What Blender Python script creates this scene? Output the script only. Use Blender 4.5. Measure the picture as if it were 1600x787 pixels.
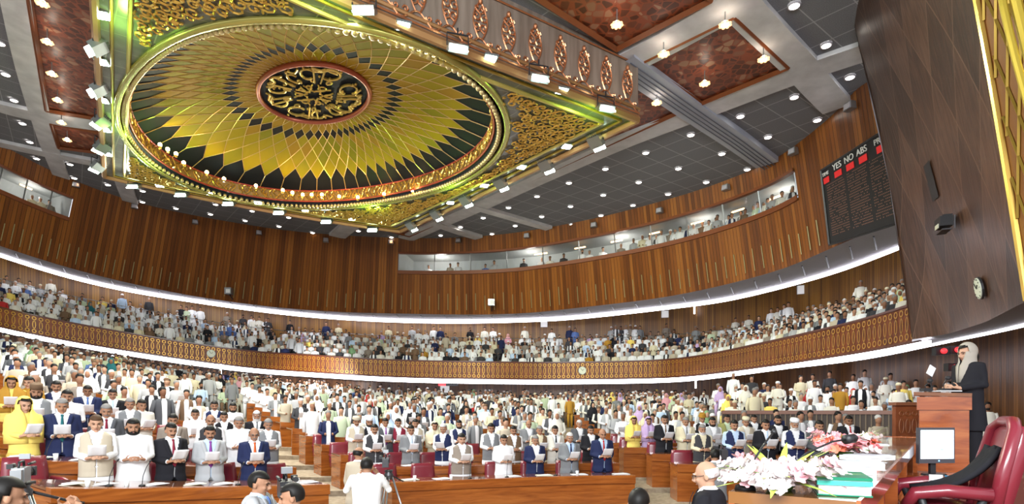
import bpy, math, random
import numpy as np
from mathutils import Vector, Matrix
random.seed(7)
scene = bpy.context.scene
for _o in list(bpy.data.objects): bpy.data.objects.remove(_o)
COL = scene.collection
PI = math.pi
ZC = 3.0                      # eye height of the camera above the lowest floor

# ------------------------------------------------------------------ camera, world, exposure, large lights
cam_d = bpy.data.cameras.new('camera'); cam = bpy.data.objects.new('camera', cam_d); COL.objects.link(cam)
cam.location = (0, 0, ZC); cam.rotation_euler = (PI/2, 0, 0)
cam_d.sensor_width = 36; cam_d.lens = 36*900/1600; cam_d.shift_y = (640-393.5)/1600
cam_d.clip_end = 300; cam_d.clip_start = 0.05
scene.camera = cam
world = bpy.data.worlds.new('world'); scene.world = world; world.use_nodes = True
world.node_tree.nodes['Background'].inputs[0].default_value = (0.92, 0.94, 1.0, 1)
world.node_tree.nodes['Background'].inputs[1].default_value = 1.05
vs = scene.view_settings
vs.view_transform = 'Standard'; vs.look = 'None'; vs.gamma = 1; vs.use_curve_mapping = False
vs.exposure = 0.2
scene.cycles.max_bounces = 6; scene.cycles.diffuse_bounces = 3; scene.cycles.glossy_bounces = 3
scene.cycles.transparent_max_bounces = 8; scene.cycles.sample_clamp_indirect = 4
scene.cycles.use_denoising = True

def light(kind, name, loc, energy, color=(1,1,1), target=None, **kw):
    d = bpy.data.lights.new(name, kind); d.energy = energy; d.color = color
    for k, v in kw.items(): setattr(d, k, v)
    o = bpy.data.objects.new(name, d); COL.objects.link(o); o.location = loc
    if target is not None:
        o.rotation_euler = (Vector(target)-Vector(loc)).to_track_quat('-Z', 'Y').to_euler()
    return o
def P3(x, y, D):              # a point seen at photo position (x, y), D metres ahead
    return Vector(((x-800)/900*D, D, ZC+(640-y)/900*D))
# rows of house lights over the floor, an added unseen fill light behind the camera
light('AREA', 'house_light', (-8, 15, 11.6), 2600, (1.0, .97, .9), (-6, 17, 0), shape='RECTANGLE', size=9, size_y=9)
light('AREA', 'rear_fill_light', (-2, -5, 7.5), 3000, (0.94, .97, 1.0), (-4, 22, 2.5), shape='RECTANGLE', size=9, size_y=3)

# ------------------------------------------------------------------ materials
MATS = {}
def mat(name, col, rough=.6, metal=0., emit=None, estr=0., spec=.5, coat=0.):
    if name in MATS: return MATS[name]
    m = bpy.data.materials.new(name); m.use_nodes = True; b = m.node_tree.nodes['Principled BSDF']
    b.inputs['Base Color'].default_value = (*col, 1); b.inputs['Roughness'].default_value = rough
    b.inputs['Metallic'].default_value = metal; b.inputs['Specular IOR Level'].default_value = spec
    b.inputs['Coat Weight'].default_value = coat
    if emit is not None:
        b.inputs['Emission Color'].default_value = (*emit, 1); b.inputs['Emission Strength'].default_value = estr
    MATS[name] = m; return m
def nt(m): return m.node_tree, m.node_tree.nodes['Principled BSDF']
def ramp(t, fac, stops, interp='LINEAR'):
    r = t.nodes.new('ShaderNodeValToRGB'); r.color_ramp.interpolation = interp
    e = r.color_ramp.elements
    while len(e) < len(stops): e.new(.5)
    for k, (p, c) in enumerate(stops): e[k].position = p; e[k].color = (*c, 1)
    t.links.new(fac, r.inputs[0]); return r.outputs[0]
def noise(t, vec, scale, detail=3, dist=0.):
    n = t.nodes.new('ShaderNodeTexNoise'); n.inputs['Scale'].default_value = scale
    n.inputs['Detail'].default_value = detail; n.inputs['Distortion'].default_value = dist
    if vec is not None: t.links.new(vec, n.inputs['Vector'])
    return n.outputs[0]
def coords(t, kind='Object', scale=(1,1,1)):
    c = t.nodes.new('ShaderNodeTexCoord'); mp = t.nodes.new('ShaderNodeMapping')
    mp.inputs['Scale'].default_value = scale; t.links.new(c.outputs[kind], mp.inputs[0]); return mp.outputs[0]
def mathn(t, op, a, b=None, c=None):
    n = t.nodes.new('ShaderNodeMath'); n.operation = op
    for k, v in enumerate((a, b, c)):
        if v is None: continue
        if isinstance(v, (int, float)): n.inputs[k].default_value = v
        else: t.links.new(v, n.inputs[k])
    return n.outputs[0]
def mix(t, fac, a, b, mode='MIX'):
    n = t.nodes.new('ShaderNodeMix'); n.data_type = 'RGBA'; n.blend_type = mode
    for k, v in ((0, fac), (6, a), (7, b)):
        if isinstance(v, (int, float)): n.inputs[k].default_value = v
        elif isinstance(v, tuple): n.inputs[k].default_value = (*v, 1)
        else: t.links.new(v, n.inputs[k])
    return n.outputs[2]
def bump(t, b, h, strength=.3, dist=.02):
    n = t.nodes.new('ShaderNodeBump'); n.inputs['Strength'].default_value = strength; n.inputs['Distance'].default_value = dist
    t.links.new(h, n.inputs['Height']); t.links.new(n.outputs[0], b.inputs['Normal'])
def wood_wall(name, c_dark, c_mid, c_light, rough=.45, plank=.12):
    # vertical boards: UV is in metres, u along the wall, v up
    m = mat(name, c_mid, rough); t, b = nt(m)
    uv = coords(t, 'UV'); s = t.nodes.new('ShaderNodeSeparateXYZ'); t.links.new(uv, s.inputs[0])
    u = mathn(t, 'DIVIDE', s.outputs[0], plank); cell = mathn(t, 'FLOOR', u); fr = mathn(t, 'FRACT', u)
    w = t.nodes.new('ShaderNodeTexWhiteNoise'); w.noise_dimensions = '1D'; t.links.new(cell, w.inputs['W'])
    grain = noise(t, coords(t, 'UV', (9, .35, 1)), 1.6, 5, .4)
    f = mathn(t, 'ADD', mathn(t, 'MULTIPLY', w.outputs[0], .5), mathn(t, 'MULTIPLY', grain, .55))
    col = ramp(t, f, [(.2, c_dark), (.55, c_mid), (.9, c_light)])
    gap = mathn(t, 'LESS_THAN', fr, .1)
    col = mix(t, gap, col, tuple(x*.35 for x in c_dark)); t.links.new(col, b.inputs['Base Color'])
    bump(t, b, mathn(t, 'SUBTRACT', grain, gap), .5, .01); return m
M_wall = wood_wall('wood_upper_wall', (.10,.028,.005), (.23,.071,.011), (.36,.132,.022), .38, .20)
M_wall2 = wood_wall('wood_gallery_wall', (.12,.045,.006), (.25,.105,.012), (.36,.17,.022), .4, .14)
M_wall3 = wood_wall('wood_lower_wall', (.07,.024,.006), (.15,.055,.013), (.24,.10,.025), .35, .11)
def wood_mat(name, c1, c2, c3, rough=.28, scale=(1,1,1), coat=.3):
    m = mat(name, c2, rough, coat=coat); t, b = nt(m)
    n = noise(t, coords(t, 'Object', scale), 2.2, 6, .8)
    t.links.new(ramp(t, n, [(.3, c1), (.5, c2), (.7, c3)]), b.inputs['Base Color']); return m
M_desk = wood_mat('desk_wood', (.20,.050,.008), (.29,.080,.012), (.38,.12,.02), .25, (.6,.6,7))
M_desktop = wood_mat('desk_top_wood', (.11,.035,.012), (.17,.055,.016), (.24,.085,.022), .12, (1,1,1), .8)
M_dais = wood_mat('dais_wood', (.22,.05,.015), (.32,.08,.02), (.42,.13,.035), .18, (.8,.8,5), .6)
M_ceilgrey = mat('ceiling_beam_concrete', (.50,.50,.52), .8); t,b = nt(M_ceilgrey)
t.links.new(ramp(t, noise(t, coords(t,'Object'), 1.5, 5), [(.3,(.50,.50,.52)),(.7,(.68,.68,.70))]), b.inputs['Base Color'])
M_tile = mat('ceiling_tile', (.10,.105,.12), .8); t,b = nt(M_tile)
_uv = coords(t,'UV',(2,2,1)); _s = t.nodes.new('ShaderNodeSeparateXYZ'); t.links.new(_uv,_s.inputs[0])
def _line(o): return mathn(t,'GREATER_THAN', mathn(t,'ABSOLUTE', mathn(t,'SUBTRACT', mathn(t,'FRACT', o), .5)), .484)
_l = mathn(t,'MAXIMUM', _line(_s.outputs[0]), _line(_s.outputs[1]))
_n = ramp(t, noise(t, coords(t,'Object'), 40, 3), [(.3,(.14,.145,.162)),(.7,(.22,.228,.25))])
t.links.new(mix(t,_l,_n,(.36,.37,.40)), b.inputs['Base Color'])
M_canopytile = mat('canopy_tile', (.10,.11,.10), .25, .3); t,b = nt(M_canopytile)
_uv = coords(t,'UV',(1/.95,1/.95,1)); _s = t.nodes.new('ShaderNodeSeparateXYZ'); t.links.new(_uv,_s.inputs[0])
_l = mathn(t,'MAXIMUM', _line(_s.outputs[0]), _line(_s.outputs[1]))
_n = ramp(t, noise(t, coords(t,'Object'), 1.2, 6, .5), [(.3,(.13,.135,.12)),(.7,(.25,.26,.23))])
t.links.new(mix(t,_l,_n,(.34,.34,.28)), b.inputs['Base Color'])
M_fascia = mat('canopy_fascia_stone', (.30,.25,.20), .35, .2); t,b = nt(M_fascia)
t.links.new(ramp(t, noise(t, coords(t,'Object',(3,3,.3)), 2, 5), [(.3,(.22,.17,.13)),(.7,(.38,.31,.25))]), b.inputs['Base Color'])
M_lattice = mat('ceiling_wood_lattice', (.3,.07,.02), .4); t,b = nt(M_lattice)
_v = t.nodes.new('ShaderNodeTexVoronoi'); _v.feature='DISTANCE_TO_EDGE'; _v.inputs['Scale'].default_value=4.0; _v.inputs['Randomness'].default_value=.75
t.links.new(coords(t,'Object',(1,1,0)), _v.inputs[0])
_v2 = t.nodes.new('ShaderNodeTexVoronoi'); _v2.inputs['Scale'].default_value=4.0; _v2.inputs['Randomness'].default_value=.75
t.links.new(coords(t,'Object',(1,1,0)), _v2.inputs[0])
_h = ramp(t, _v2.outputs['Color'], [(.25,(.08,.02,.008)),(.65,(.17,.045,.02)),(.9,(.42,.24,.14))])
_e = ramp(t, _v.outputs[0], [(.06,(0,0,0)),(.09,(1,1,1))])
t.links.new(mix(t,_e,(.25,.055,.018),_h), b.inputs['Base Color'])
bump(t,b,_e,-.8,.05)
M_woodframe = mat('ceiling_frame_wood', (.20,.055,.015), .4)
M_soffit = mat('soffit_paint', (.42,.40,.44), .7)
M_black = mat('black_paint', (.012,.012,.014), .5)
M_led = mat('led_strip', (1,1,1), .5, emit=(.93,.91,1.0), estr=7)
M_gold = mat('gold_leaf', (.75,.50,.12), .28, .85)
M_golddark = mat('antique_gold', (.38,.25,.04), .35, .6)
M_copper = mat('copper_relief', (.62,.26,.12), .32, .75)
M_coppertrim = mat('copper_trim', (.50,.28,.12), .35, .6)
M_domeg1 = mat('dome_panel_gold', (.38,.31,.012), .65, .0, spec=.12)
M_domeg2 = mat('dome_panel_amber', (.40,.25,.022), .65, .0, spec=.12)
M_domeg3 = mat('dome_panel_olive', (.27,.26,.014), .65, .0, spec=.12)
M_domeb = mat('dome_panel_dark', (.010,.013,.020), .6, .0, spec=.10)
M_red = mat('red_ring', (.35,.05,.03), .35, .2)
M_down = mat('downlight_glow', (1,1,1), .5, emit=(1.0,.92,.80), estr=14)
M_flood = mat('floodlight_glow', (1,1,1), .5, emit=(.72,1.0,.84), estr=30)
M_warm = mat('warm_lamp_glow', (1,.8,.5), .5, emit=(1.0,.62,.22), estr=30)
M_metal = mat('lamp_metal', (.35,.37,.38), .35, .8)
M_dmetal = mat('dark_metal', (.06,.06,.065), .4, .6)
M_glass = bpy.data.materials.new('booth_glass'); M_glass.use_nodes = True
t = M_glass.node_tree; t.nodes.clear(); _o = t.nodes.new('ShaderNodeOutputMaterial'); _m = t.nodes.new('ShaderNodeMixShader')
_a = t.nodes.new('ShaderNodeBsdfTransparent'); _g = t.nodes.new('ShaderNodeBsdfGlossy'); _g.inputs['Roughness'].default_value = .05
_m.inputs[0].default_value = .07; t.links.new(_a.outputs[0], _m.inputs[1]); t.links.new(_g.outputs[0], _m.inputs[2]); t.links.new(_m.outputs[0], _o.inputs[0])
M_booth = mat('booth_paint', (.40,.42,.42), .8)
M_carpet = mat('carpet', (.30,.24,.17), .95); t,b = nt(M_carpet)
t.links.new(ramp(t, noise(t, coords(t,'Object'), 9, 4), [(.3,(.22,.165,.11)),(.7,(.38,.31,.22))]), b.inputs['Base Color'])
M_redcarpet = mat('patterned_carpet', (.2,.05,.03), .95); t,b = nt(M_redcarpet)
_w = t.nodes.new('ShaderNodeTexVoronoi'); _w.inputs['Scale'].default_value=14; _w.inputs['Randomness'].default_value=.1
t.links.new(coords(t,'Object'), _w.inputs[0]); t.links.new(ramp(t,_w.outputs[0],[(.2,(.34,.16,.08)),(.5,(.12,.03,.02))]), b.inputs['Base Color'])

# ------------------------------------------------------------------ mesh building
class MB:
    def __init__(s): s.v=[]; s.f=[]; s.m=[]; s.uv=[]
    def add(s, vs, fs, mi=0):
        n=len(s.v); s.v.extend([tuple(p) for p in vs]); s.f.extend([tuple(i+n for i in f) for f in fs]); s.m.extend([mi]*len(fs))
    def box(s, c, size, M=None, mi=0, rz=0, taper=1.):
        x,y,z=[a/2 for a in size]; R=Matrix.Rotation(rz,3,'Z') if M is None else M
        vs=[]
        for sz in (-1,1):
            k = taper if sz>0 else 1
            for sx,sy in ((-1,-1),(1,-1),(1,1),(-1,1)):
                vs.append(Vector(c)+R@Vector((sx*x*k,sy*y*k,sz*z)))
        s.add(vs,[(0,3,2,1),(4,5,6,7),(0,1,5,4),(1,2,6,5),(2,3,7,6),(3,0,4,7)],mi)
    def tube(s, pts, rad, n=8, mi=0, cap=True, flat=None, up=None):
        pts=[Vector(p) for p in pts]; k=len(pts)
        if isinstance(rad,(int,float,tuple)): rad=[rad]*k
        vs=[]; ref=None
        for i,p in enumerate(pts):
            d=(pts[min(i+1,k-1)]-pts[max(i-1,0)]).normalized()
            if ref is None:
                ref=Vector(up) if up else (Vector((0,0,1)) if abs(d.z)<.9 else Vector((1,0,0)))
            a=d.cross(ref)
            if a.length<1e-6: a=d.orthogonal()
            a.normalize(); bb=d.cross(a).normalized(); ref=-bb if ref.dot(-bb)>0 else bb
            ref = a.cross(d)
            r=rad[i]; ra,rb=(r if isinstance(r,tuple) else (r,r))
            for j in range(n):
                q=2*PI*j/n; vs.append(p+a*math.cos(q)*ra+bb*math.sin(q)*rb)
        fs=[]
        for i in range(k-1):
            for j in range(n):
                fs.append((i*n+j,i*n+(j+1)%n,(i+1)*n+(j+1)%n,(i+1)*n+j))
        if cap: fs.append(tuple(range(n-1,-1,-1))); fs.append(tuple((k-1)*n+j for j in range(n)))
        s.add(vs,fs,mi)
    def rings(s, levels, n=16, mi=0, cap=True):   # levels: (cx,cy,z,rx,ry) lofted horizontally
        vs=[]
        for (cx,cy,z,rx,ry) in levels:
            for j in range(n):
                q=2*PI*j/n; vs.append((cx+rx*math.cos(q),cy+ry*math.sin(q),z))
        k=len(levels); fs=[]
        for i in range(k-1):
            for j in range(n): fs.append((i*n+j,i*n+(j+1)%n,(i+1)*n+(j+1)%n,(i+1)*n+j))
        if cap: fs.append(tuple(range(n-1,-1,-1))); fs.append(tuple((k-1)*n+j for j in range(n)))
        s.add(vs,fs,mi)
    def ball(s, c, r, n=12, k=8, mi=0, M=None):
        if isinstance(r,(int,float)): r=(r,r,r)
        vs=[(0,0,r[2])]; c=Vector(c)
        for i in range(1,k):
            a=PI*i/k
            for j in range(n):
                q=2*PI*j/n; vs.append((r[0]*math.sin(a)*math.cos(q),r[1]*math.sin(a)*math.sin(q),r[2]*math.cos(a)))
        vs.append((0,0,-r[2]))
        vs=[c+((M@Vector(p)) if M else Vector(p)) for p in vs]
        fs=[(0,1+j,1+(j+1)%n) for j in range(n)]
        for i in range(k-2):
            for j in range(n):
                a=1+i*n+j; b2=1+i*n+(j+1)%n; fs.append((a,a+n,b2+n,b2))
        l=len(vs)-1; o=1+(k-2)*n
        fs+=[(l,o+(j+1)%n,o+j) for j in range(n)]
        s.add(vs,fs,mi)
    def grid(s, rows, mi=0, flip=False, uvs=None):  # rows of points -> quads
        n=len(rows[0]); k=len(rows); fs=[]
        for i in range(k-1):
            for j in range(n-1):
                q=(i*n+j,i*n+j+1,(i+1)*n+j+1,(i+1)*n+j); fs.append(q[::-1] if flip else q)
        s.add([p for r in rows for p in r],fs,mi)
        if uvs: s.uv.extend([u for r in uvs for u in r])
    def prism(s, poly, z0, z1, mi=0):     # horizontal polygon extruded
        n=len(poly); vs=[(p[0],p[1],z0+(p[2] if len(p)>2 else 0)) for p in poly]+[(p[0],p[1],z1+(p[2] if len(p)>2 else 0)) for p in poly]
        s.add(vs,[tuple(range(n-1,-1,-1)),tuple(range(n,2*n))]+[(i,(i+1)%n,(i+1)%n+n,i+n) for i in range(n)],mi)
    def mesh(s, name, mats, smooth=False):
        me=bpy.data.meshes.new(name); me.from_pydata(s.v,[],s.f)
        for m in (mats if isinstance(mats,(list,tuple)) else [mats]): me.materials.append(m)
        me.polygons.foreach_set('material_index', s.m)
        if smooth: me.polygons.foreach_set('use_smooth',[True]*len(s.f))
        if s.uv and len(s.uv)==len(s.v):
            ul=me.uv_layers.new(name='UVMap'); li=np.empty(len(me.loops),dtype=np.int32); me.loops.foreach_get('vertex_index',li)
            ul.data.foreach_set('uv', np.array(s.uv,dtype=np.float32)[li].ravel())
        me.update(); return me
def obj(name, me, parent=None, loc=None, rz=0, label=None, cat=None, group=None, kind=None):
    o=bpy.data.objects.new(name, me); COL.objects.link(o)
    if loc is not None: o.location=loc
    o.rotation_euler=(0,0,rz)
    if parent is not None: o.parent=parent
    if label: o['label']=label
    if cat: o['category']=cat
    if group: o['group']=group
    if kind: o['kind']=kind
    return o
def build(mb, name, mats, parent=None, smooth=False, **kw): return obj(name, mb.mesh(name, mats, smooth), parent, **kw)
def struct(mb, name, mats, smooth=False, parent=None):
    return build(mb, name, mats, parent, smooth, kind=None if parent else 'structure')
def thing(name, label, cat, loc=(0,0,0), rz=0, group=None):
    return obj(name, None, None, loc, rz, label, cat, group)
def setmats(o, mats):
    for k,m in enumerate(mats):
        o.material_slots[k].link='OBJECT'; o.material_slots[k].material=m

# ------------------------------------------------------------------ the hall: height of the terrain and plan curves
def W(x, y):                  # the hall climbs gently towards its left side
    if x >= 0 or y <= .1: return 0. if x >= 0 else .104*max(y,0)
    return .104*y*min(1, (x/y)**2)
def Hz(x):                    # photo height of the eye level at photo column x, with that climb
    t_=(x-800)/900; return 640-(93.6*t_*t_ if t_<0 else 0)
def plan(x, y, z):            # ground-plan point of something seen at (x, y), z above eye level
    D=900*z/(Hz(x)-y); return ((x-800)/900*D, D)
def up(p, z): return (p[0], p[1], ZC+z+W(p[0], p[1]))
def curve_from(pts, z, ext0=(), ext1=(), n=260):
    P=list(ext0)+[plan(x,y,z) for x,y in pts]+list(ext1)
    P=np.array(P); d=np.r_[0,np.cumsum(np.hypot(*np.diff(P,axis=0).T))]
    # Catmull-Rom resample
    s=np.linspace(0,d[-1],n); out=[]
    for q in s:
        i=min(max(np.searchsorted(d,q)-1,0),len(P)-2); u=(q-d[i])/(d[i+1]-d[i])
        p0=P[max(i-1,0)];p1=P[i];p2=P[i+1];p3=P[min(i+2,len(P)-1)]
        out.append(.5*((2*p1)+(-p0+p2)*u+(2*p0-5*p1+4*p2-p3)*u*u+(-p0+3*p1-3*p2+p3)*u**3))
    out=np.array(out)
    for _ in range(6): out[1:-1]=.25*out[:-2]+.5*out[1:-1]+.25*out[2:]
    return out
def resamp(P, n):
    d=np.r_[0,np.cumsum(np.hypot(*np.diff(P,axis=0).T))]; s=np.linspace(0,d[-1],n)
    return np.c_[np.interp(s,d,P[:,0]),np.interp(s,d,P[:,1])], s
def offset(P, a):
    T=np.gradient(P,axis=0); T/=np.hypot(*T.T)[:,None]; N=np.c_[-T[:,1],T[:,0]]  # running left to right, +N is outward
    return P+N*a
H1, H2, HC = 1.93, 6.33, 10.8
LEFT=[(-24,-2),(-28,6),(-30.5,15),(-30.5,23)]
led1=[(0,510.7),(100,531),(200,548),(300,563),(400,575),(500,582),(600,588),(740,591.6),(867,592.6),(1010,590.8),(1087,586.5),(1200,572),(1341,551),(1450,529.6)]
R1=curve_from(led1,H1,LEFT)                                    # gallery front
wb=[(0,384),(160,432),(320,465),(480,484),(640,490),(800,490),(900,481),(1050,462),(1200,427),(1298,388),(1406,340)]
R2=curve_from(wb,H2,LEFT)                                      # foot of the upper wall
l2=[(0,396),(160,442),(320,469.5),(480,489.5),(640,498.5),(800,498),(900,493),(1060,475.5),(1150,462),(1290,426),(1415,380)]
R2L=curve_from(l2,H2,[(-26,-2),(-30,6),(-33,15),(-33,23)])     # gallery ceiling light
wt=[(0,225),(99,275),(229,320),(400,353),(490,364),(610,371),(700,371.5),(800,364),(900,347),(990,326),(1100,294),(1200,254),(1253,219),(1314,168),(1352,126)]
R3=curve_from(wt,HC,[(-21,-2),(-25,6),(-27.5,13),(-27.5,20)],[(13.2,17.5)])  # wall meets ceiling

def wallgrid(mb, rowsP, zs, flip=False):
    rows=[];uvs=[]
    L=np.r_[0,np.cumsum(np.hypot(*np.diff(rowsP[0],axis=0).T))]
    for P,z in zip(rowsP,zs):
        rows.append([up(p,z) for p in P]); uvs.append([(L[i],z) for i in range(len(P))])
    mb.grid(rows,flip=flip,uvs=uvs)
# upper wall: loft foot -> top with a window band
NS=300; XL=-950
def px_of(P): return 800+900*P[:,0]/np.maximum(P[:,1],.5)
def wall_cols():
    """pairs of foot/top plan points; the wall leans inwards, so tops are shifted towards the middle"""
    xb=np.r_[np.linspace(XL,-45,90),np.linspace(-40,1440,NS)]; xt=xb-.046*(xb-700)
    def at(P,x):
        q=px_of(P); k=np.argsort(q); ok=P[:,1]>2; k=[i for i in k if ok[i]]
        return np.c_[np.interp(x,q[k],P[k,0]),np.interp(x,q[k],P[k,1])]
    return xb,at(R2,xb),at(R3,xt)
XB,FB,FT=wall_cols()
def WP(x, s, out=0.):         # point of the upper wall: x = column index by photo column of its foot, s = 0 foot .. 1 top
    b=np.array([np.interp(x,XB,FB[:,0]),np.interp(x,XB,FB[:,1])]); q=np.array([np.interp(x,XB,FT[:,0]),np.interp(x,XB,FT[:,1])])
    p=b*(1-s)+q*s
    if out:
        x2=x+2; b2=np.array([np.interp(x2,XB,FB[:,0]),np.interp(x2,XB,FB[:,1])]); T=b2-b; T/=np.hypot(*T); p=p+np.array([-T[1],T[0]])*out
    return Vector(up(p,H2*(1-s)+HC*s))
def wallpatch(mb, x0, x1, s0, s1, nx, ns_, out=0.):
    xs=np.linspace(x0,x1,nx); ss=np.linspace(s0,s1,ns_)
    arc=np.interp(xs,XB,np.r_[0,np.cumsum(np.hypot(*np.diff(FB,axis=0).T))])
    mb.grid([[WP(x,s,out) for x in xs] for s in ss],uvs=[[(a,H2+(HC-H2)*s) for a in arc] for s in ss])
S0,S1=.56,.81
WIN=[(-140,92),(620,1262)]
m=MB(); wallpatch(m,XL,1440,0,S0,420,7); wallpatch(m,XL,1440,S1,1,420,4); wallpatch(m,XL,-140,S0,S1,120,3)
for a,b_ in ((92,620),(1262,1440)): wallpatch(m,a,b_,S0,S1,max(8,int((b_-a)/5)),3)
struct(m,'wall_upper',M_wall)
# the side of the hall left of the photo, closing the drum
m=MB(); k=[i for i in range(len(R1)) if px_of(R1)[i]<0 or R1[i,1]<18]; k=[i for i in k if R1[i,0]<0]
wallgrid(m,[offset(R1,5.4)[k],R3[[min(int(i*len(R3)/len(R1)),len(R3)-1) for i in k]]*1.02],[-3.5,HC]) if False else None
# window sills, head and glazing of the two booths
def ledge(x0,x1,s,name,h=.14,dep=.22,mt=None):
    m=MB(); xs=np.linspace(x0,x1,max(4,int((x1-x0)/6))); pr=[]
    for x in xs:
        a=WP(x,s,-dep*.35); c=WP(x,s,dep*.65); pr.append([a-Vector((0,0,h/2)),a+Vector((0,0,h/2)),c+Vector((0,0,h/2)),c-Vector((0,0,h/2)),a-Vector((0,0,h/2))])
    m.grid(pr); return struct(m,name,mt or M_woodframe)
tn=1
for (x0,x1),n in zip(WIN,(1,2)):
    ledge(x0,x1,S0,f'trim_{tn}',.22); tn+=1
    ledge(x0,x1,S1,f'trim_{tn}',.12); tn+=1
    # room behind
    m=MB(); nx=max(6,int((x1-x0)/12)); xs=np.linspace(x0,x1,nx)
    m.grid([[WP(x,S0-.02,.15) for x in xs],[WP(x,S0-.02,3.2) for x in xs],[WP(x,S1+.06,3.2) for x in xs],[WP(x,S1+.06,.15) for x in xs]])
    m.grid([[WP(x1,s,o) for o in (.1,3.2)] for s in (S0-.02,S1+.06)]); m.grid([[WP(x0,s,o) for o in (.1,3.2)] for s in (S0-.02,S1+.06)])
    struct(m,f'wall_booth_{n}',M_booth)
    g=MB(); xs=np.linspace(x0,x1,max(6,int((x1-x0)/10))); g.grid([[WP(x,S0,.12) for x in xs],[WP(x,S1,.12) for x in xs]])
    win=struct(g,f'window_{n}',M_glass)
    fr=MB()
    step=58 if n==2 else 40
    x=x0
    while x<=x1+1:
        a,b2=WP(x,S0,.1),WP(x,S1,.1); fr.tube([a,b2],.035,6); x+=step
    struct(fr,'window_frame',M_metal,parent=win)
# booth ceiling lamps (linear) as lit fixtures
for i,x in enumerate([40,835,895,955,1015,1075,1135,1190]):
    m=MB(); a=WP(x-9,S1-.01,1.5); b2=WP(x+9,S1-.01,1.5); m.tube([a,b2],.045,6)
    build(m,'tube_lamp',mat('booth_lamp',(1,1,1),.5,emit=(1,.55,.22),estr=3.5),label=('warm tube lamp in the left booth' if i==0 else f"{['leftmost','second','third','fourth','fifth','sixth','rightmost'][i-1]} warm tube lamp from the left in the long glazed booth"),cat='lamp',group='tube lamps in the glazed booths')
for x,e in ((50,45),(680,60),(820,55),(960,60),(1080,60),(1200,50)):
    p=WP(x,(S0+S1)/2+.04,1.7); light('POINT','booth_light',p,e,(1,.97,.9),shadow_soft_size=.3)

# light bars on the foot of the upper wall
m=MB()
for x in np.arange(-30,1290,14.6):
    a,b2=WP(x,.06,-.03),WP(x,.27+.02*math.sin(x),-.03); m.tube([a,b2],.022,4)
struct(m,f'trim_{tn}',mat('bronze_bar',(.36,.32,.15),.6,.0)); tn+=1

# soffit from the wall foot to the light line, then the gallery ceiling and its rear wall
def byx(P,xs):
    q=px_of(P); ok=P[:,1]>2; kk=[i for i in np.argsort(q) if ok[i]]
    return np.c_[np.interp(xs,q[kk],P[kk,0]),np.interp(xs,q[kk],P[kk,1])]
XS=np.r_[np.linspace(XL,-45,90),np.linspace(-40,1445,280)]; A2=byx(R2,XS); A2L=byx(R2L,XS)
m=MB(); m.grid([[up(p,H2) for p in A2],[up(p,H2) for p in A2L]]); struct(m,'ceiling_soffit',M_soffit)
m=MB()
for i in range(60,365,7):
    a=A2[i]*.78+A2L[i]*.22; c=A2[i]*.22+A2L[min(i+1,369)]*.78
    m.tube([up(a,H2-.01),up(c,H2-.01)],.035,4)
struct(m,f'trim_{tn}',M_black); tn+=1
def ribbon(P,z,h,depth,name,mt,x0=-40,x1=1500):
    Q=byx(P,np.linspace(x0,x1,340)); Q2=offset(Q,depth); m=MB()
    hh=lambda p: h*p[1]/36*1.25
    m.grid([[up(p,z+h-hh(p)) for p in Q],[up(p,z+h) for p in Q],[up(p,z+h) for p in Q2],[up(p,z+h-hh(p)) for p in Q2],[up(p,z+h-hh(p)) for p in Q]])
    return build(m,name,mt)
o=ribbon(R2L,H2-.16,.20,.10,f'trim_{tn}',M_led,XL,1414); o['kind']='structure'; tn+=1  # lit LED strip along the gallery ceiling, kept with the trim
o=ribbon(R1,H1-.24,.21,.10,f'trim_{tn}',M_led,XL,1449); o['kind']='structure'; tn+=1  # lit LED strip below the gallery front, kept with the trim
GW=offset(byx(R1,XS),6.0)                              # gallery rear wall line
m=MB(); m.grid([[up(p,H2+.05) for p in offset(A2L,.1)],[up(p,H2+1.0) for p in offset(A2L,.4)],[up(p,H2+1.0) for p in offset(GW,.2)]]); struct(m,'ceiling_gallery',M_soffit)
m=MB(); wallgrid(m,[GW,GW],[H1+.4,H2+1.0]); struct(m,'wall_gallery',M_wall2)
# carved gallery front
FS=byx(R1,np.r_[np.linspace(XL,-45,90),np.linspace(-40,1440,300)]); FZ0,FZ1=H1-.02,H1+1.12
M_front=wood_mat('gallery_front_wood',(.11,.024,.006),(.17,.040,.008),(.24,.06,.012),.5,(1,1,1),0.)
m=MB(); m.grid([[up(p,FZ0) for p in FS],[up(p,FZ1) for p in FS],[up(p,FZ1) for p in offset(FS,.14)],[up(p,FZ1-.9) for p in offset(FS,.14)]])
gf=build(m,'gallery_front',M_front); gf['kind']='structure'; gf.name='wall_gallery_front'
m=MB(); 
for z in (FZ0+.03,FZ1-.03):
    m.grid([[up(p,z-.035) for p in offset(FS,-.04)],[up(p,z+.035) for p in offset(FS,-.04)],[up(p,z+.035) for p in FS]])
struct(m,f'trim_{tn}',mat('gallery_rail_wood',(.10,.025,.008),.3)); tn+=1
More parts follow.
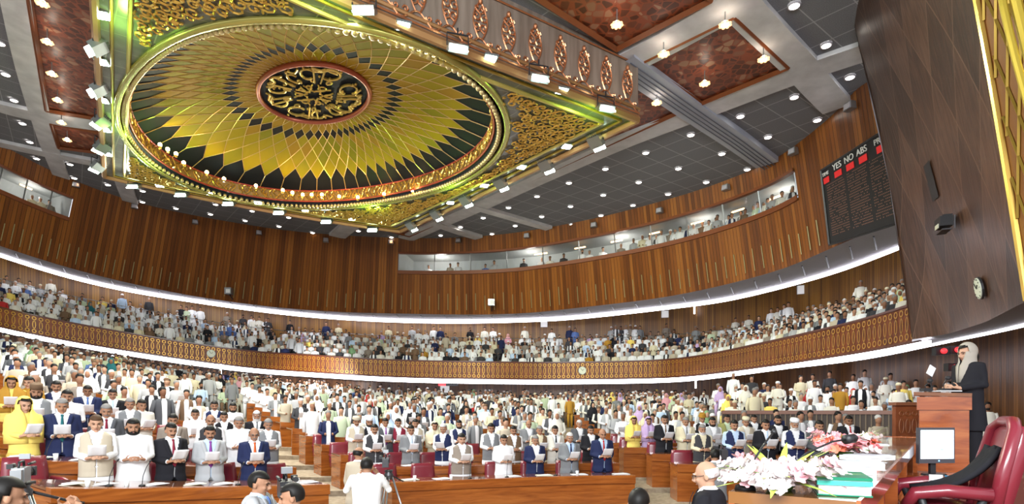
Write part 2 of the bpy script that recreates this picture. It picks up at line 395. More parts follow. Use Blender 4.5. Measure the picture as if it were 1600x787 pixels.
# carved medallions: ring, long link, ring, repeated
arc,s_=resamp(FS,3000); m=MB(); total=s_[-1]; pitch=.30; kq=int(total/pitch)
def fs_pt(s,z,out=-.025):
    x=np.interp(s,s_,arc[:,0]); y=np.interp(s,s_,arc[:,1]); x2=np.interp(s+.05,s_,arc[:,0]); y2=np.interp(s+.05,s_,arc[:,1])
    d=math.hypot(x2-x,y2-y) or 1; nx,ny=-(y2-y)/d,(x2-x)/d
    return (x+nx*out,y+ny*out,ZC+z+W(x,y))
def band(mb,s,z,rx,rz_,w,n=10):
    o_=[fs_pt(s+rx*math.cos(2*PI*j/n),z+rz_*math.sin(2*PI*j/n)) for j in range(n)]
    i_=[fs_pt(s+(rx-w)*math.cos(2*PI*j/n),z+(rz_-w)*math.sin(2*PI*j/n)) for j in range(n)]
    mb.add(o_+i_,[(j,(j+1)%n,n+(j+1)%n,n+j) for j in range(n)])
for q in range(kq):
    s=(q+.5)*pitch; zc=(FZ0+FZ1)/2
    if s>total-.2: break
    band(m,s,zc+.36,.105,.105,.038); band(m,s,zc-.36,.105,.105,.038); band(m,s,zc,.085,.24,.034,8)
struct(m,f'trim_{tn}',mat('carved_link_gold',(.52,.27,.03),.35,.35)); tn+=1
# second light line and soffit below the pylon on the right
B2=[(1180,578),(1240,572),(1330,561),(1391,550),(1450,537),(1530,520),(1600,504.3)]
RB=curve_from(B2,H1,n=60,ext1=[(9.5,7.5),(8.5,4)])
m=MB(); Q=RB; m.grid([[up(p,H1-.07) for p in Q],[up(p,H1+.01) for p in Q],[up(p,H1+.01) for p in offset(Q,.1)],[up(p,H1-.07) for p in offset(Q,.1)],[up(p,H1-.07) for p in Q]])
struct(m,f'trim_{tn}',M_led); tn+=1

# ground floor rear wall and ceiling over it
XG=np.r_[np.linspace(XL,-45,80),np.linspace(-40,1190,200)]; G0=byx(R1,XG); G1=offset(G0,4.2)
RBx=offset(RB,2.6)
rear=np.r_[G1,RBx[6:]]
rear,_=resamp(rear,300)
for _ in range(12): rear[1:-1]=.25*rear[:-2]+.5*rear[1:-1]+.25*rear[2:]
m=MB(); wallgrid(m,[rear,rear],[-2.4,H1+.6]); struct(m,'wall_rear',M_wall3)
inner=np.r_[G0,RB[6:]]; inner,_=resamp(inner,300)
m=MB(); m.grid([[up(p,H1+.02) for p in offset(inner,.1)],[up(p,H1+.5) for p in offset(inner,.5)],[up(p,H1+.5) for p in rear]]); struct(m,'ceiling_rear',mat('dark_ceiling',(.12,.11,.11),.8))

# ------------------------------------------------------------------ main ceiling
cen=np.array([-6.,17.])
C3=np.r_[R3,[[13,10],[11,2],[6,-5],[-10,-6]]]
def smoothL(q): q=min(max(q,0),1); return q*q*(3-2*q)
# tile grid directions measured in plan
gR0=np.array([1.155,26.70])*HC/9.9; gu=np.array([1.297,-1.432])*HC/9.9; gv=np.array([1.682,1.309])*HC/9.9
gi=np.linalg.inv(np.array([gu,gv]))
def tij(p): return (np.array(p)-gR0)@gi
gL0=np.array([-8.09,36.33]); gLi=np.linalg.inv(np.array([[1.39,-1.83],[-1.70,-.72]]))
def tijl(p): return (np.array(p)-gL0)@gLi
nr=40
C3c=np.r_[C3,C3[:1]]
for side,(lo,hi) in enumerate(((-9,-.22),(-.22,9))):
    m=MB(); f=(tijl,tij)[side]
    # every ring of the ceiling disc is cut where it passes behind the canopy
    rows=[[cen+(p-cen)*(k/nr*1.02) for p in C3c] for k in range(nr+1)]
    for k in range(nr):
        for j in range(len(C3c)-1):
            q=[rows[k][j],rows[k][j+1],rows[k+1][j+1],rows[k+1][j]]; c=sum(q)/4
            t_=c[0]/c[1] if c[1]>1 else (-1 if c[0]<-2 else 1)
            if lo<=t_<hi:
                n=len(m.v); m.v+= [up(a,HC) for a in q]; m.uv+=[tuple(f(a)) for a in q]; m.f.append((n,n+1,n+2,n+3)); m.m.append(0)
    struct(m,'ceiling' if side==0 else 'ceiling_right',M_tile)
def cp(x,y,z=HC): return plan(x,y,z)
def inplan(p):       # inside the ceiling outline
    ins=False; n=len(C3)
    for i in range(n):
        a=C3[i];b2=C3[(i+1)%n]
        if (a[1]>p[1])!=(b2[1]>p[1]) and p[0]<(b2[0]-a[0])*(p[1]-a[1])/(b2[1]-a[1])+a[0]: ins=not ins
    return ins
def beam(pxs, w, name, mt=M_ceilgrey, drop=.16, zz=HC, n=40):
    """ceiling beam following plan points of photo positions, w metres wide"""
    P=np.array([cp(*p) for p in pxs]); P,_=resamp(P,n)
    for _ in range(4): P[1:-1]=.25*P[:-2]+.5*P[1:-1]+.25*P[2:]
    P=np.array([p for p in P if inplan(cen+(p-cen)*1.0)] or P)
    if len(P)<3: return None
    a,b2=offset(P,w/2),offset(P,-w/2); m=MB()
    m.grid([[up(p,zz+.05) for p in a],[up(p,zz-drop) for p in a],[up(p,zz-drop) for p in b2],[up(p,zz+.05) for p in b2]],flip=True)
    return struct(m,name,mt)
beams=[([(600,385),(640,368),(690,345),(752,318),(835,279),(980,214),(1105,167),(1268,102),(1345,78)],1.0),
 ([(1110,-60),(1165,12),(1212,60),(1252,100),(1280,133),(1313,168)],1.0),
 ([(970,98),(1040,62),(1110,22),(1170,-12)],1.1),
 ([(18,-40),(25,0),(33,50),(45,110),(60,168),(76,222),(97,277)],.75),
 ([(-40,150),(0,164),(60,178),(148,190),(190,198)],.95),
 ([(-30,214),(0,221),(40,230),(90,240),(160,253),(190,258)],.7),
 ([(190,272),(196,292),(205,316)],.8),
 ([(562,338),(540,355),(520,372)],1.0),
 ([(735,318),(800,337),(885,362)],.55),([(680,346),(720,360),(760,372)],.7)]
for i,(p,w) in enumerate(beams): beam(p,w,f'trim_{tn}',drop=.14+.004*i); tn+=1
b_=beam([(970,88),(1040,138),(1086,170),(1150,214),(1207,256)],.95,f'trim_{tn}',mt=mat('cable_tray_paint',(.40,.43,.50),.6),drop=.22); tn+=1
m=MB()
Pq=np.array([cp(*p) for p in [(975,92),(1040,138),(1086,170),(1150,214),(1205,255)]]); Pq,_=resamp(Pq,30)
for o_ in (-.24,-.08,.08,.24): m.tube([up(p,HC-.235) for p in offset(Pq,o_)],.022,4)
tr=struct(m,f'trim_{tn}',mat('tray_slot',(.12,.13,.16),.7)); tn+=1
# wooden lattice panels between the beams
def panel(poly,label):
    global tn
    P=[cp(*p) for p in poly]; c=sum(map(np.array,P))/len(P)
    m=MB(); m.add([up(p,HC-.05) for p in P],[tuple(range(len(P)))])
    pn=struct(m,f'trim_{tn}',M_lattice); tn+=1
    f=MB(); n=len(P)
    for i in range(n):
        a,b2=Vector(up(P[i],HC-.10)),Vector(up(P[(i+1)%n],HC-.10)); f.tube([a,b2],(.11,.09),4)
    struct(f,'panel_frame',M_woodframe,parent=pn)
panel([(1000,93),(1147,20),(1232,100),(1095,157)],'')
panel([(760,-60),(963,72),(1112,-6),(1000,-90)],'')
panel([(985,118),(1062,170),(640,366),(560,345)],'')
panel([(36,-60),(230,-60),(215,192),(72,168)],'')
panel([(79,188),(200,212),(215,242),(91,227)],'')
# downlights
def downlight(x,y,label,z=HC-.02,group='round downlights in the tiled ceiling',r=.128):
    p=up(cp(x,y,z),z); t_=thing('downlight',label,'ceiling light',p,0,group)
    if not hasattr(downlight,'a'):
        a=MB(); a.rings([(0,0,.02,.19,.19),(0,0,-.05,.19,.19),(0,0,-.05,.155,.155),(0,0,-.02,.15,.15)],14,cap=False); downlight.a=a.mesh('rim',M_soffit,True)
        b=MB(); b.rings([(0,0,-.02,.155,.155),(0,0,-.055,.12,.12),(0,0,-.075,.05,.05)],14); downlight.b=b.mesh('lens',M_down,True)
    obj('rim',downlight.a,t_); obj('lens',downlight.b,t_)
    t_.scale=(r/.15,)*3
rows_dl={'round lights in the row next to the canopy, right side':[(688.7,367),(719.6,354),(755,339.6),(794.6,323.6),(839,306),(889,285),(946,263),(1009,238),(1079.5,210),(1157,181),(1241,151),(1328,120)],
 'round lights in the middle row right of the canopy':[(768.7,364.8),(805,352),(846.5,337.7),(891.5,321.7),(942.6,304),(998,284),(1060,262.6),(1128,239.5),(1200,213.5),(1277,187)],
 'round lights in the row nearest the window wall':[(893,350),(939,336),(989,320),(1044,302.6),(1103.5,284),(1167.6,264)],
 'round ceiling lights beside the dark pylon':[(1241,8),(1291,70)],
 'round ceiling lights at the far left edge':[(0,67),(9,115.5),(22,156),(35,192),(46.5,221),(57,247)],
 'round ceiling lights just beyond the canopy':[(109.5,256),(168.5,288),(223,297.7),(337,318.6),(394,329),(451,339)],
 'round ceiling lights along the far wall edge':[(116,277.5),(222.7,315),(275,325),(329,334),(383,344),(436,353),(488.5,363),(560,360),(611.6,370)]}
ordn=['first','second','third','fourth','fifth','sixth','seventh','eighth','ninth','tenth','eleventh','twelfth','thirteenth','fourteenth','fifteenth','sixteenth','seventeenth','eighteenth','nineteenth','twentieth']
ordn+= ['twenty-'+o for o in ordn[:9]]+['thirtieth']+['thirty-'+o for o in ordn[:9]]+['fortieth']+['forty-'+o for o in ordn[:9]]+['fiftieth']+['fifty-'+o for o in ordn[:9]]
for lab,ps in rows_dl.items():
    for i,p in enumerate(ps): downlight(*p,f'{ordn[i]} of the {lab}')
# lamps hanging on stems from the wooden lattice
def stemlamp(x,y,label,z=HC-.5):
    p=Vector(up(cp(x,y,z),z)); t_=thing('pendant_spot',label,'ceiling light',p,0,'glass spots hanging from the wooden lattice panels')
    a=MB(); a.tube([(0,0,.08),(0,0,.42)],.02,5); build(a,'stem',M_metal,t_)
    b=MB(); b.ball((0,0,.03),(.09,.09,.08),10,6); build(b,'bulb',M_down,t_,True)
    c=MB()
    for k in range(8):
        q=k*PI/4; c.ball((.13*math.cos(q),.13*math.sin(q),0),(.05,.05,.03),6,4)
    build(c,'glass_collar',mat('amber_glass',(.8,.45,.15),.1,emit=(1,.6,.25),estr=2),t_,True)
for p,l in (((1101,131),'nearest the lower corner of the square lattice panel right of the canopy'),((1193,93),'by the right corner of the square lattice panel'),((1037,85),'by the left corner of the square lattice panel'),((1133,39),'by the top corner of the square lattice panel'),((964,39),'alone at the corner of the big lattice panel at the top'),((1026,161),'on the narrow lattice strip beside the canopy corner'),
 ((66,6),'first from the top on the left lattice panel'),((74,66),'second from the top on the left lattice panel'),((81,116),'third from the top on the left lattice panel'),((90,157),'fourth from the top on the left lattice panel'),((96,192),'left one on the small left lattice panel'),((105,219),'lower one on the small left lattice panel')):
    stemlamp(*p,'glass spot '+l)

# ------------------------------------------------------------------ the hanging canopy with its dome
ZB=9.0
A_,B_,C_=plan(163,274,ZB),plan(625,360,ZB),plan(997,185,ZB)
def meet(p,q,r,s):
    p,q,r,s=map(np.array,(p,q,r,s)); a=np.array([q-p,-(s-r)]).T; k=np.linalg.solve(a,r-p); return tuple(p+(q-p)*k[0])
D_=meet(C_,plan(541,0,ZB),A_,plan(147,0,ZB))
CN=[np.array(p) for p in (A_,B_,C_,D_)]; ccen=sum(CN)/4
def inset(k): # polygon moved inwards by k metres
    out=[]
    for i in range(4):
        p=CN[i]; a=CN[i-1]-p; b2=CN[(i+1)%4]-p; a=a/np.hypot(*a); b2=b2/np.hypot(*b2)
        sn=abs(a[0]*b2[1]-a[1]*b2[0]); out.append(p+(a+b2)*k/sn)
    return out
def zring(m,poly,z): return [up(p,z) for p in poly]
op=[(190,155),(197,200),(230,250),(300,290),(400,315),(500,322),(600,314),(700,288),(760,250),(788,215),(785,180),(757,140),(700,100),(640,72),(560,45),(480,33),(400,33),(330,45),(260,75),(215,110)]
OP=np.array([plan(*p,ZB) for p in op]); oc=(OP.max(0)+OP.min(0))/2
med=[(405,145),(410,122),(435,103),(490,97),(545,108),(572,128),(577,152),(560,172),(530,184),(490,188),(450,182),(420,168)]
ZM=10.5
MP=np.array([plan(*p,ZM) for p in med]); mc=(MP.max(0)+MP.min(0))/2
def radial(P,c,order=3):
    a=np.arctan2(P[:,1]-c[1],P[:,0]-c[0]); r=np.hypot(P[:,0]-c[0],P[:,1]-c[1])
    f=lambda q: np.array([1]+[g(k*q) for k in range(1,order+1) for g in (math.cos,math.sin)])
    co,*_=np.linalg.lstsq(np.array([f(q) for q in a]),r**-2.,rcond=None)
    return lambda q: float(f(q)@co)**-.5
ro,rm=radial(OP,oc,4),radial(MP,mc,2)
def opn(q,k=1.): return oc+np.array([math.cos(q),math.sin(q)])*ro(q)*k
def mdn(q,k=1.): return mc+np.array([math.cos(q),math.sin(q)])*rm(q)*k
def dome(q,f):        # f 0 at the medallion rim, 1 at the foot of the dome
    p=mdn(q)*(1-f)+opn(q,.955)*f; return p, ZM-(ZM-(ZB+.62))*f**1.7
def hit(q,poly,c):    # where the ray at angle q from c leaves a polygon
    d=np.array([math.cos(q),math.sin(q)]); best=1e9
    for i in range(4):
        a,b2=poly[i],poly[(i+1)%4]; e=b2-a; den=d[0]*e[1]-d[1]*e[0]
        if abs(den)<1e-9: continue
        w=a-c; s=(w[0]*e[1]-w[1]*e[0])/den; u=(w[0]*d[1]-w[1]*d[0])/den
        if s>0 and -1e-6<=u<=1+1e-6: best=min(best,s)
    return c+d*best
cnang=[math.atan2(*(p-oc)[::-1]) for p in CN]
angs=sorted(list(np.linspace(-PI,PI,181)[:-1])+cnang); angs.append(angs[0]+2*PI)
canopy=thing('hanging_canopy','square hanging canopy with gold dome, grey stone border and filigree corners','ceiling canopy',up(oc,ZB))
def cbuild(mb,name,mt,parent=None,smooth=False,kind=None):
    par=parent or canopy; o=build(mb,name,mt,par,smooth)
    o.matrix_parent_inverse=Matrix.Translation(-Vector(up(oc,ZB))) if par is canopy else Matrix.Identity(4)
    if kind: o['kind']=kind
    return o
u_=(CN[1]-CN[0])/np.hypot(*(CN[1]-CN[0])); v_=(CN[2]-CN[1])/np.hypot(*(CN[2]-CN[1]))
uvi=np.linalg.inv(np.array([u_,v_]))
m=MB(); rows=[];uvs=[]
for k in range(9):
    r=[]
    for q in angs:
        a=opn(q,1.02); b2=hit(q,CN,oc); r.append(a+(b2-a)*k/8)
    rows.append([up(p,ZB) for p in r]); uvs.append([tuple((p-CN[0])@uvi) for p in r])
m.grid(rows,uvs=uvs,flip=True); cbuild(m,'underside',M_canopytile)
m=MB()
for i in range(4):
    a,b2=CN[i],CN[(i+1)%4]; L=[a+(b2-a)*t_ for t_ in np.linspace(0,1,12)]
    m.grid([[up(p,ZB-.02) for p in L],[up(p,HC) for p in L]])
cbuild(m,'fascia',M_fascia)
def edge_rail(k,z,r,mt,name,n=14):
    Pq=inset(k); m=MB()
    for i in range(4):
        a,b2=Pq[i],Pq[(i+1)%4]; m.tube([up(a+(b2-a)*t_,z) for t_ in np.linspace(0,1,n)],r,6)
    return cbuild(m,name,mt,smooth=False)
edge_rail(0,ZB-.03,(.10,.12),M_coppertrim,'edge_moulding'); edge_rail(-.03,ZB+.28,.05,M_coppertrim,'edge_moulding')
edge_rail(.34,ZB-.03,.045,M_golddark,'border_strip'); edge_rail(.72,ZB-.04,.06,mat('lit_gold_strip',(.62,.50,.14),.3,.6),'border_strip')
# ring mouldings round the opening
def ringtube(f,z,r,mt,name,n=160,sm=True,fn=None):
    m=MB(); pts=[up((fn or opn)(2*PI*i/n,f),z) for i in range(n+1)]; m.tube(pts,r,8,cap=False); return cbuild(m,name,mt,smooth=sm)
ringtube(1.022,ZB-.05,(.11,.08),mat('rim_brass',(.50,.46,.14),.25,.7),'opening_rim')
m=MB(); n=230
for i in range(n):
    q=2*PI*i/n; m.ball(up(opn(q,.985),ZB-.03),.088,6,4)
cbuild(m,'bead_ring',mat('bead_brass',(.55,.45,.22),.3,.6),smooth=True,kind='stuff')
m=MB(); QS=np.linspace(0,2*PI,181)
m.grid([[up(opn(q,.985),ZB) for q in QS],[up(opn(q,.965),ZB+.16) for q in QS]]); cbuild(m,'shadow_gap',M_domeb)
m=MB(); m.grid([[up(opn(q,.965),ZB+.16) for q in QS],[up(opn(q,.962),ZB+.62) for q in QS]]); cbuild(m,'cove_wall',mat('cove_bronze',(.30,.19,.07),.4,.4),smooth=True)
ringtube(.962,ZB+.14,.035,M_red,'red_ring'); ringtube(.955,ZB+.60,.035,M_red,'red_ring')
# scrollwork of the cove
rs=random.Random(3); m=MB(); n=300
for i in range(n):
    q=2*PI*i/n+rs.uniform(-.006,.006); pts=[]; a=rs.choice((-1,1)); ph=rs.uniform(0,6)
    for k in range(7):
        tt=k/6; qq=q+a*(.012*math.sin(tt*5+ph)+.008*tt); pts.append(up(opn(qq,.955-.004*rs.random()),ZB+.18+.40*tt))
    m.tube(pts,rs.uniform(.016,.028),4)
    m.ball(up(opn(q,.953),ZB+rs.uniform(.22,.55)),.045,5,3)
cbuild(m,'cove_scrollwork',M_gold,kind='stuff')
# dome panels
NP=54; LV=[0,.13,.21,.30,.41,.54,.69,.84,1.]
def dv(k,i): # vertex i of level k
    q=2*PI*(i+(.5 if k%2 else 0))/NP; p,z=dome(q,LV[k]); return Vector(up(p,z))
m=MB()
for k in range(1,8):
    for i in range(NP):
        # quad centred on level k: below (k-1), sides (k), above (k+1)
        j=i if k%2==0 else i; lo_i=i if k%2==0 else i; 
        L=dv(k,i); R=dv(k,i+1)
        mid_i=i+1 if k%2 else i
        lowv=dv(k-1,mid_i); 
        if k<7:
            topv=dv(k+1,mid_i); mi=3 if k==2 else (rs.choice((0,0,0,1,2)) if k>2 else rs.choice((1,1,0)))
            m.add([lowv,R,topv,L],[(0,1,2,3)],mi)
        else:
            qa=2*PI*(i+.5)/NP; qb=2*PI*(i+1.5)/NP; o1,z1=dome(qa,1.); o2,z2=dome(qb,1.)
            m.add([lowv,R,up(o2,z2),up(o1,z1),L],[(0,1,2,3,4)],3)
for i in range(NP):   # slivers next to the medallion
    m.add([dv(0,i),dv(1,i),dv(0,i+1)],[(0,1,2)],1)
dm=cbuild(m,'dome_panels',[M_domeg1,M_domeg2,M_domeg3,M_domeb])
m=MB()
for k in range(0,7):
    for i in range(NP):
        a=dv(k,i)
        for j in ((i,i+1) if k%2 else (i-1,i)):
            b2=dv(k+1,j); m.tube([a-Vector((0,0,.008)),b2-Vector((0,0,.008))],.015 if k>1 else .012,4)
for i in range(NP):
    qa=2*PI*(i+.5)/NP; o1,z1=dome(qa,1.); m.tube([dv(7,i)-Vector((0,0,.02)),Vector(up(o1,z1-.02))],.018,4)
cbuild(m,'dome_ribs',mat('rib_brass',(.75,.58,.28),.3,.6))
# medallion with raised writing
m=MB(); m.add([up(mdn(q,1.),ZM-.02) for q in QS[:-1]],[tuple(range(180))]); md=cbuild(m,'medallion',M_domeb)
ringtube(1.0,ZM-.06,.085,mat('medallion_ring',(.40,.10,.06),.3,.4),'medallion_ring',fn=mdn)
def mp(q,f,dz=.05): return Vector(up(mdn(q,f),ZM-dz))
m=MB()
for i in range(8):                      # knotted star in the middle
    q=2*PI*i/8
    for j in range(5):
        a=2*PI*j/5; m.tube([mp(q+.18*math.cos(a+w),.26+.07*math.sin(a+w)) for w in np.linspace(0,1.3,4)],.03,4)
    m.tube([mp(q+w,.12+.05*math.cos(4*w)) for w in np.linspace(-.4,.4,6)],.03,4)
    m.tube([mp(q-.28,.36),mp(q,.22),mp(q+.28,.36)],.03,4)
LET=[-1.25,-1.05,-.12,.05,.9,1.05,1.8,2.0,2.7,2.85,3.5,3.9]
for w in LET:                           # tall upright strokes pointing at the centre, with hooked feet
    m.tube([mp(w,.86),mp(w+.02,.62),mp(w+.05,.42)],.035,5)
    m.tube([mp(w+a_,.86-.06*math.sin(a_*9)) for a_ in np.linspace(0,.22,6)],.04,5)
for i in range(12):                     # sweeping bowls of the letters round the rim
    q=2*PI*i/12+.15+rs.uniform(-.06,.06); s_=rs.choice((1,-1)); r0=rs.uniform(.62,.74)
    pts=[mp(q+s_*.17*math.cos(a),r0+.15*math.sin(a)) for a in np.linspace(.3,2*PI-.9,14)]
    m.tube(pts,.042,5)
    pts=[mp(q+s_*(.05+.3*t_),.86-.10*math.sin(PI*t_)) for t_ in np.linspace(0,1,8)]; m.tube(pts,.036,5)
    for j in range(3): m.ball(mp(q+rs.uniform(-.2,.2),rs.uniform(.48,.9)),.045,6,4)
    pts=[mp(q+.12+.06*math.cos(a),.5+.06*math.sin(a)) for a in np.linspace(0,2*PI,9)]; m.tube(pts,.032,5)
cbuild(m,'calligraphy',mat('calligraphy_gold',(.72,.52,.14),.3,.6),parent=canopy)
# filigree in the corners and relief on the fascia
def spiral(m,c,r,turns,a0,fn,w=.03,s=1,n=16):
    pts=[]
    for k in range(n):
        t_=k/(n-1); a=a0+s*turns*2*PI*t_; rr=r*(1-.82*t_); pts.append(fn(c[0]+rr*math.cos(a),c[1]+rr*math.sin(a)))
    m.tube(pts,w,4)
for ci in range(4):
    I=inset(.80); c0=I[ci]; e1=I[ci-1]-c0; e2=I[(ci+1)%4]-c0; l1,l2=np.hypot(*e1),np.hypot(*e2); e1=e1/l1; e2=e2/l2
    m=MB(); fn=lambda a,b2: Vector(up(c0+e1*a+e2*b2,ZB-.07)); cnt=0
    ra=random.Random(ci)
    for a in np.arange(.22,l1*.62,.29):
        for b2 in np.arange(.22,l2*.62,.29):
            p=c0+e1*a+e2*b2; d=p-oc; q=math.atan2(d[1],d[0])
            if np.hypot(*d)<ro(q)*1.03+.28: continue
            if a/(l1*.58)+b2/(l2*.58)>1.0 and min(a,b2)>.9: continue
            if max(a,b2)>l1*.45 and min(a,b2)>.8: continue
            s=ra.choice((-1,1)); r=ra.uniform(.16,.24)
            spiral(m,(a+ra.uniform(-.05,.05),b2+ra.uniform(-.05,.05)),r,ra.uniform(1.1,1.5),ra.uniform(0,6.28),fn,.030,s,11)
            if ra.random()<.6: m.ball(fn(a+ra.uniform(-.2,.2),b2+ra.uniform(-.2,.2)),(.07,.05,.04),5,3)
    cbuild(m,'corner_filigree',M_gold,kind='stuff')
for i in (2,):
    a0,b0=CN[i],CN[(i+1)%4]; L=np.hypot(*(b0-a0)); e=(b0-a0)/L; nrm=np.array([e[1],-e[0]]); nrm*= -1 if nrm@(ccen-a0)>0 else 1
    fn=lambda s,h: Vector(up(a0+e*s+nrm*.05,ZB+h))
    m=MB(); n=int(L/.86)
    for k in range(n):
        s=.5+k*.86
        for sg in (-1,1):
            spiral(m,(s+sg*.12,.98),.15,1.2,PI/2,fn,.022,sg,10); spiral(m,(s+sg*.11,.72),.13,1.2,-PI/2,fn,.022,-sg,10); spiral(m,(s+sg*.09,1.2),.10,1.1,PI,fn,.02,sg,9)
            m.tube([fn(s+sg*(.05+.16*math.sin(t_*PI)),.42+.9*t_) for t_ in np.linspace(0,1,9)],.022,4)
            m.tube([fn(s+sg*.43*t_,.30+.14*math.cos(t_*PI)) for t_ in np.linspace(0,1,6)],.022,4)
            spiral(m,(s+sg*.30,.38),.09,1.1,0,fn,.02,sg,8)
        m.ball(fn(s,1.38),(.06,.06,.08),6,4)
    for h in (.14,1.62): m.tube([fn(t_*L,h) for t_ in np.linspace(0,1,12)],.03,4)
    cbuild(m,'fascia_relief',M_copper)
# floodlights below the canopy edge, recessed square lamps in its border
fl=0
def flood(x,y,z,label,aim=(0,-1),energy=0):
    p=Vector(up(plan(x,y,z),z)); ang=math.atan2(aim[0],-aim[1])
    t_=thing('floodlight',label,'floodlight',p,ang,'floodlights mounted around the canopy')
    if not hasattr(flood,'h'):
        R=Matrix.Rotation(-.9,3,'X')
        a=MB(); a.box((0,.09,.05),(.40,.16,.32),R,taper=1.); 
        for k in range(6): a.box((-.15+.06*k,.2,.12),(.02,.12,.26),R)
        flood.h=a.mesh('housing',M_metal)
        b=MB(); b.box((0,-.015,-.04),(.36,.03,.28),R); flood.l=b.mesh('lamp_glass',M_flood)
        c=MB(); c.tube([(-.22,.05,.05),(-.22,.05,.30),(.22,.05,.30),(.22,.05,.05)],.018,5); c.tube([(0,.05,.30),(0,.05,.42)],.02,5); flood.b=c.mesh('bracket',M_dmetal)
    obj('housing',flood.h,t_); obj('lamp_glass',flood.l,t_); obj('bracket',flood.b,t_)
    t_.scale=(1.2,1.2,1.2)
    if energy:
        tgt=p+Vector((aim[0]*11,aim[1]*11,-7)); light('SPOT','flood_and_fill_beam',p+Vector((aim[0],aim[1],-.8))*.25,energy*2.2,(.95,1,.80),tgt,spot_size=2.2,spot_blend=.8,shadow_soft_size=.15)
big=[((146,75),'first from the top on the left edge of the canopy',(-1,-.4),0),((148,141),'second from the top on the left edge of the canopy',(-1,-.4),500),((154,192),'third from the top on the left edge of the canopy',(-1,0),0),((156,232),'fourth from the top on the left edge of the canopy',(-1,.2),400),((150,262),'lowest on the left edge of the canopy',(-1,.2),0),
 ((208,290),'first from the left under the far edge of the canopy',(0,-1),500),((283,303),'second from the left under the far edge of the canopy',(0,-1),0),((357,317),'third from the left under the far edge of the canopy',(0,-1),600),((436,331),'fourth from the left under the far edge of the canopy',(0,-1),0),((510,345),'fifth from the left under the far edge of the canopy',(0,-1),600),((582,358),'sixth from the left under the far edge of the canopy',(0,-1),0),
 ((645,355),'lowest on the right edge of the canopy',(.7,.7),500),((684,338),'second from the bottom on the right edge of the canopy',(.7,.7),0),((730,316),'third from the bottom on the right edge of the canopy',(.7,.7),400),((785,290),'in the middle of the right edge of the canopy',(.7,.7),0),((856,262),'second from the top on the right edge of the canopy',(.7,.7),400),((934,225),'topmost on the right edge of the canopy',(.7,.7),400),
 ((568,14),'leftmost above the gold dome on the near edge',(0,-1),0),((716,74),'second from the left on the near edge of the canopy',(.3,-1),500),((843,121),'third from the left on the near edge of the canopy',(.3,-1),0),((948,168),'at the right corner of the canopy by the copper relief',(.3,-1),500)]
for p,l,a,e in big: flood(*p,ZB-.22,'glaring white floodlight, '+l,a,e)
def sq(x,y,label):
    z=ZB-.03; p=up(plan(x,y,z),z); t_=thing('recessed_lamp',label,'ceiling light',p,math.atan2(u_[1],u_[0]),'square lamps let into the canopy border')
    if not hasattr(sq,'a'):
        a=MB(); a.box((0,0,0),(.36,.36,.05)); sq.a=a.mesh('lamp_frame',M_metal); b=MB(); b.box((0,0,-.03),(.28,.28,.02)); sq.b=b.mesh('lamp_glass',M_flood)
    obj('lamp_frame',sq.a,t_); obj('lamp_glass',sq.b,t_)
for i,(p,l) in enumerate([((160,23),'topmost in the left border'),((159,96),'second from the top in the left border'),((160,156),'third from the top in the left border'),((164,202),'fourth from the top in the left border'),((167,240),'lowest in the left border'),
 ((249,289),'first from the left in the far border'),((328,302),'second from the left in the far border'),((403,316),'third from the left in the far border'),((477,328),'fourth from the left in the far border'),((550,342),'fifth from the left in the far border'),
 ((704,316),'lowest in the right border'),((757,289),'second from the bottom in the right border'),((815,260),'third from the bottom in the right border'),((886,228),'topmost in the right border'),
 ((630,40),'leftmost in the near border'),((766,91),'middle one in the near border'),((878,141),'rightmost in the near border')]): sq(*p,'square white lamp, '+l+' of the canopy')
light('SPOT','flood_and_fill_beam',Vector(up((-9.5,27),1.5)),9000,(.98,.97,1.0),Vector(up((-12.6,37.0),1.3)),spot_size=.62,spot_blend=.9,shadow_soft_size=.2)  # added spot hanging above the crowd, brightens gallery front and rear wall
for gx,gy,ge in ((240,272,60),(575,338,70),(700,308,50),(940,190,60),(186,70,60),(520,18,45),(182,225,40)):
    light('POINT','flood_spill',Vector(up(plan(gx,gy,ZB-.55),ZB-.55)),ge,(.45,1,.15),shadow_soft_size=.15)  # added green point lights standing in for floodlight spill on the canopy
# warm lamps at the foot of the cove
for i,(x,y) in enumerate([(250,226),(262,233),(275,240),(287,254),(323,269),(350,279),(400,290),(442,297),(457,301),(473,304),(487,304),(503,304),(530,307),(559,308),(600,303),(645,298),(658,297),(690,291)]):
    z=ZB+.12; p=Vector(up(plan(x,y,z),z)); t_=thing('cove_lamp',f'{ordn[i]} small warm lamp from the left along the gilded cove of the dome','lamp',p,0,'small warm lamps along the dome cove')
    a=MB(); a.ball((0,0,0),.075,8,6); build(a,'bulb',M_warm,t_,True); b=MB(); b.tube([(0,0,-.14),(0,0,-.06)],(.05,.05),6); build(b,'socket',M_gold,t_)
    if i%2==0:
        d=Vector((oc[0],oc[1],0))-Vector((p.x,p.y,0)); d.normalize(); light('POINT','cove_glow',p+d*.3,14,(1,.6,.25),shadow_soft_size=.08)
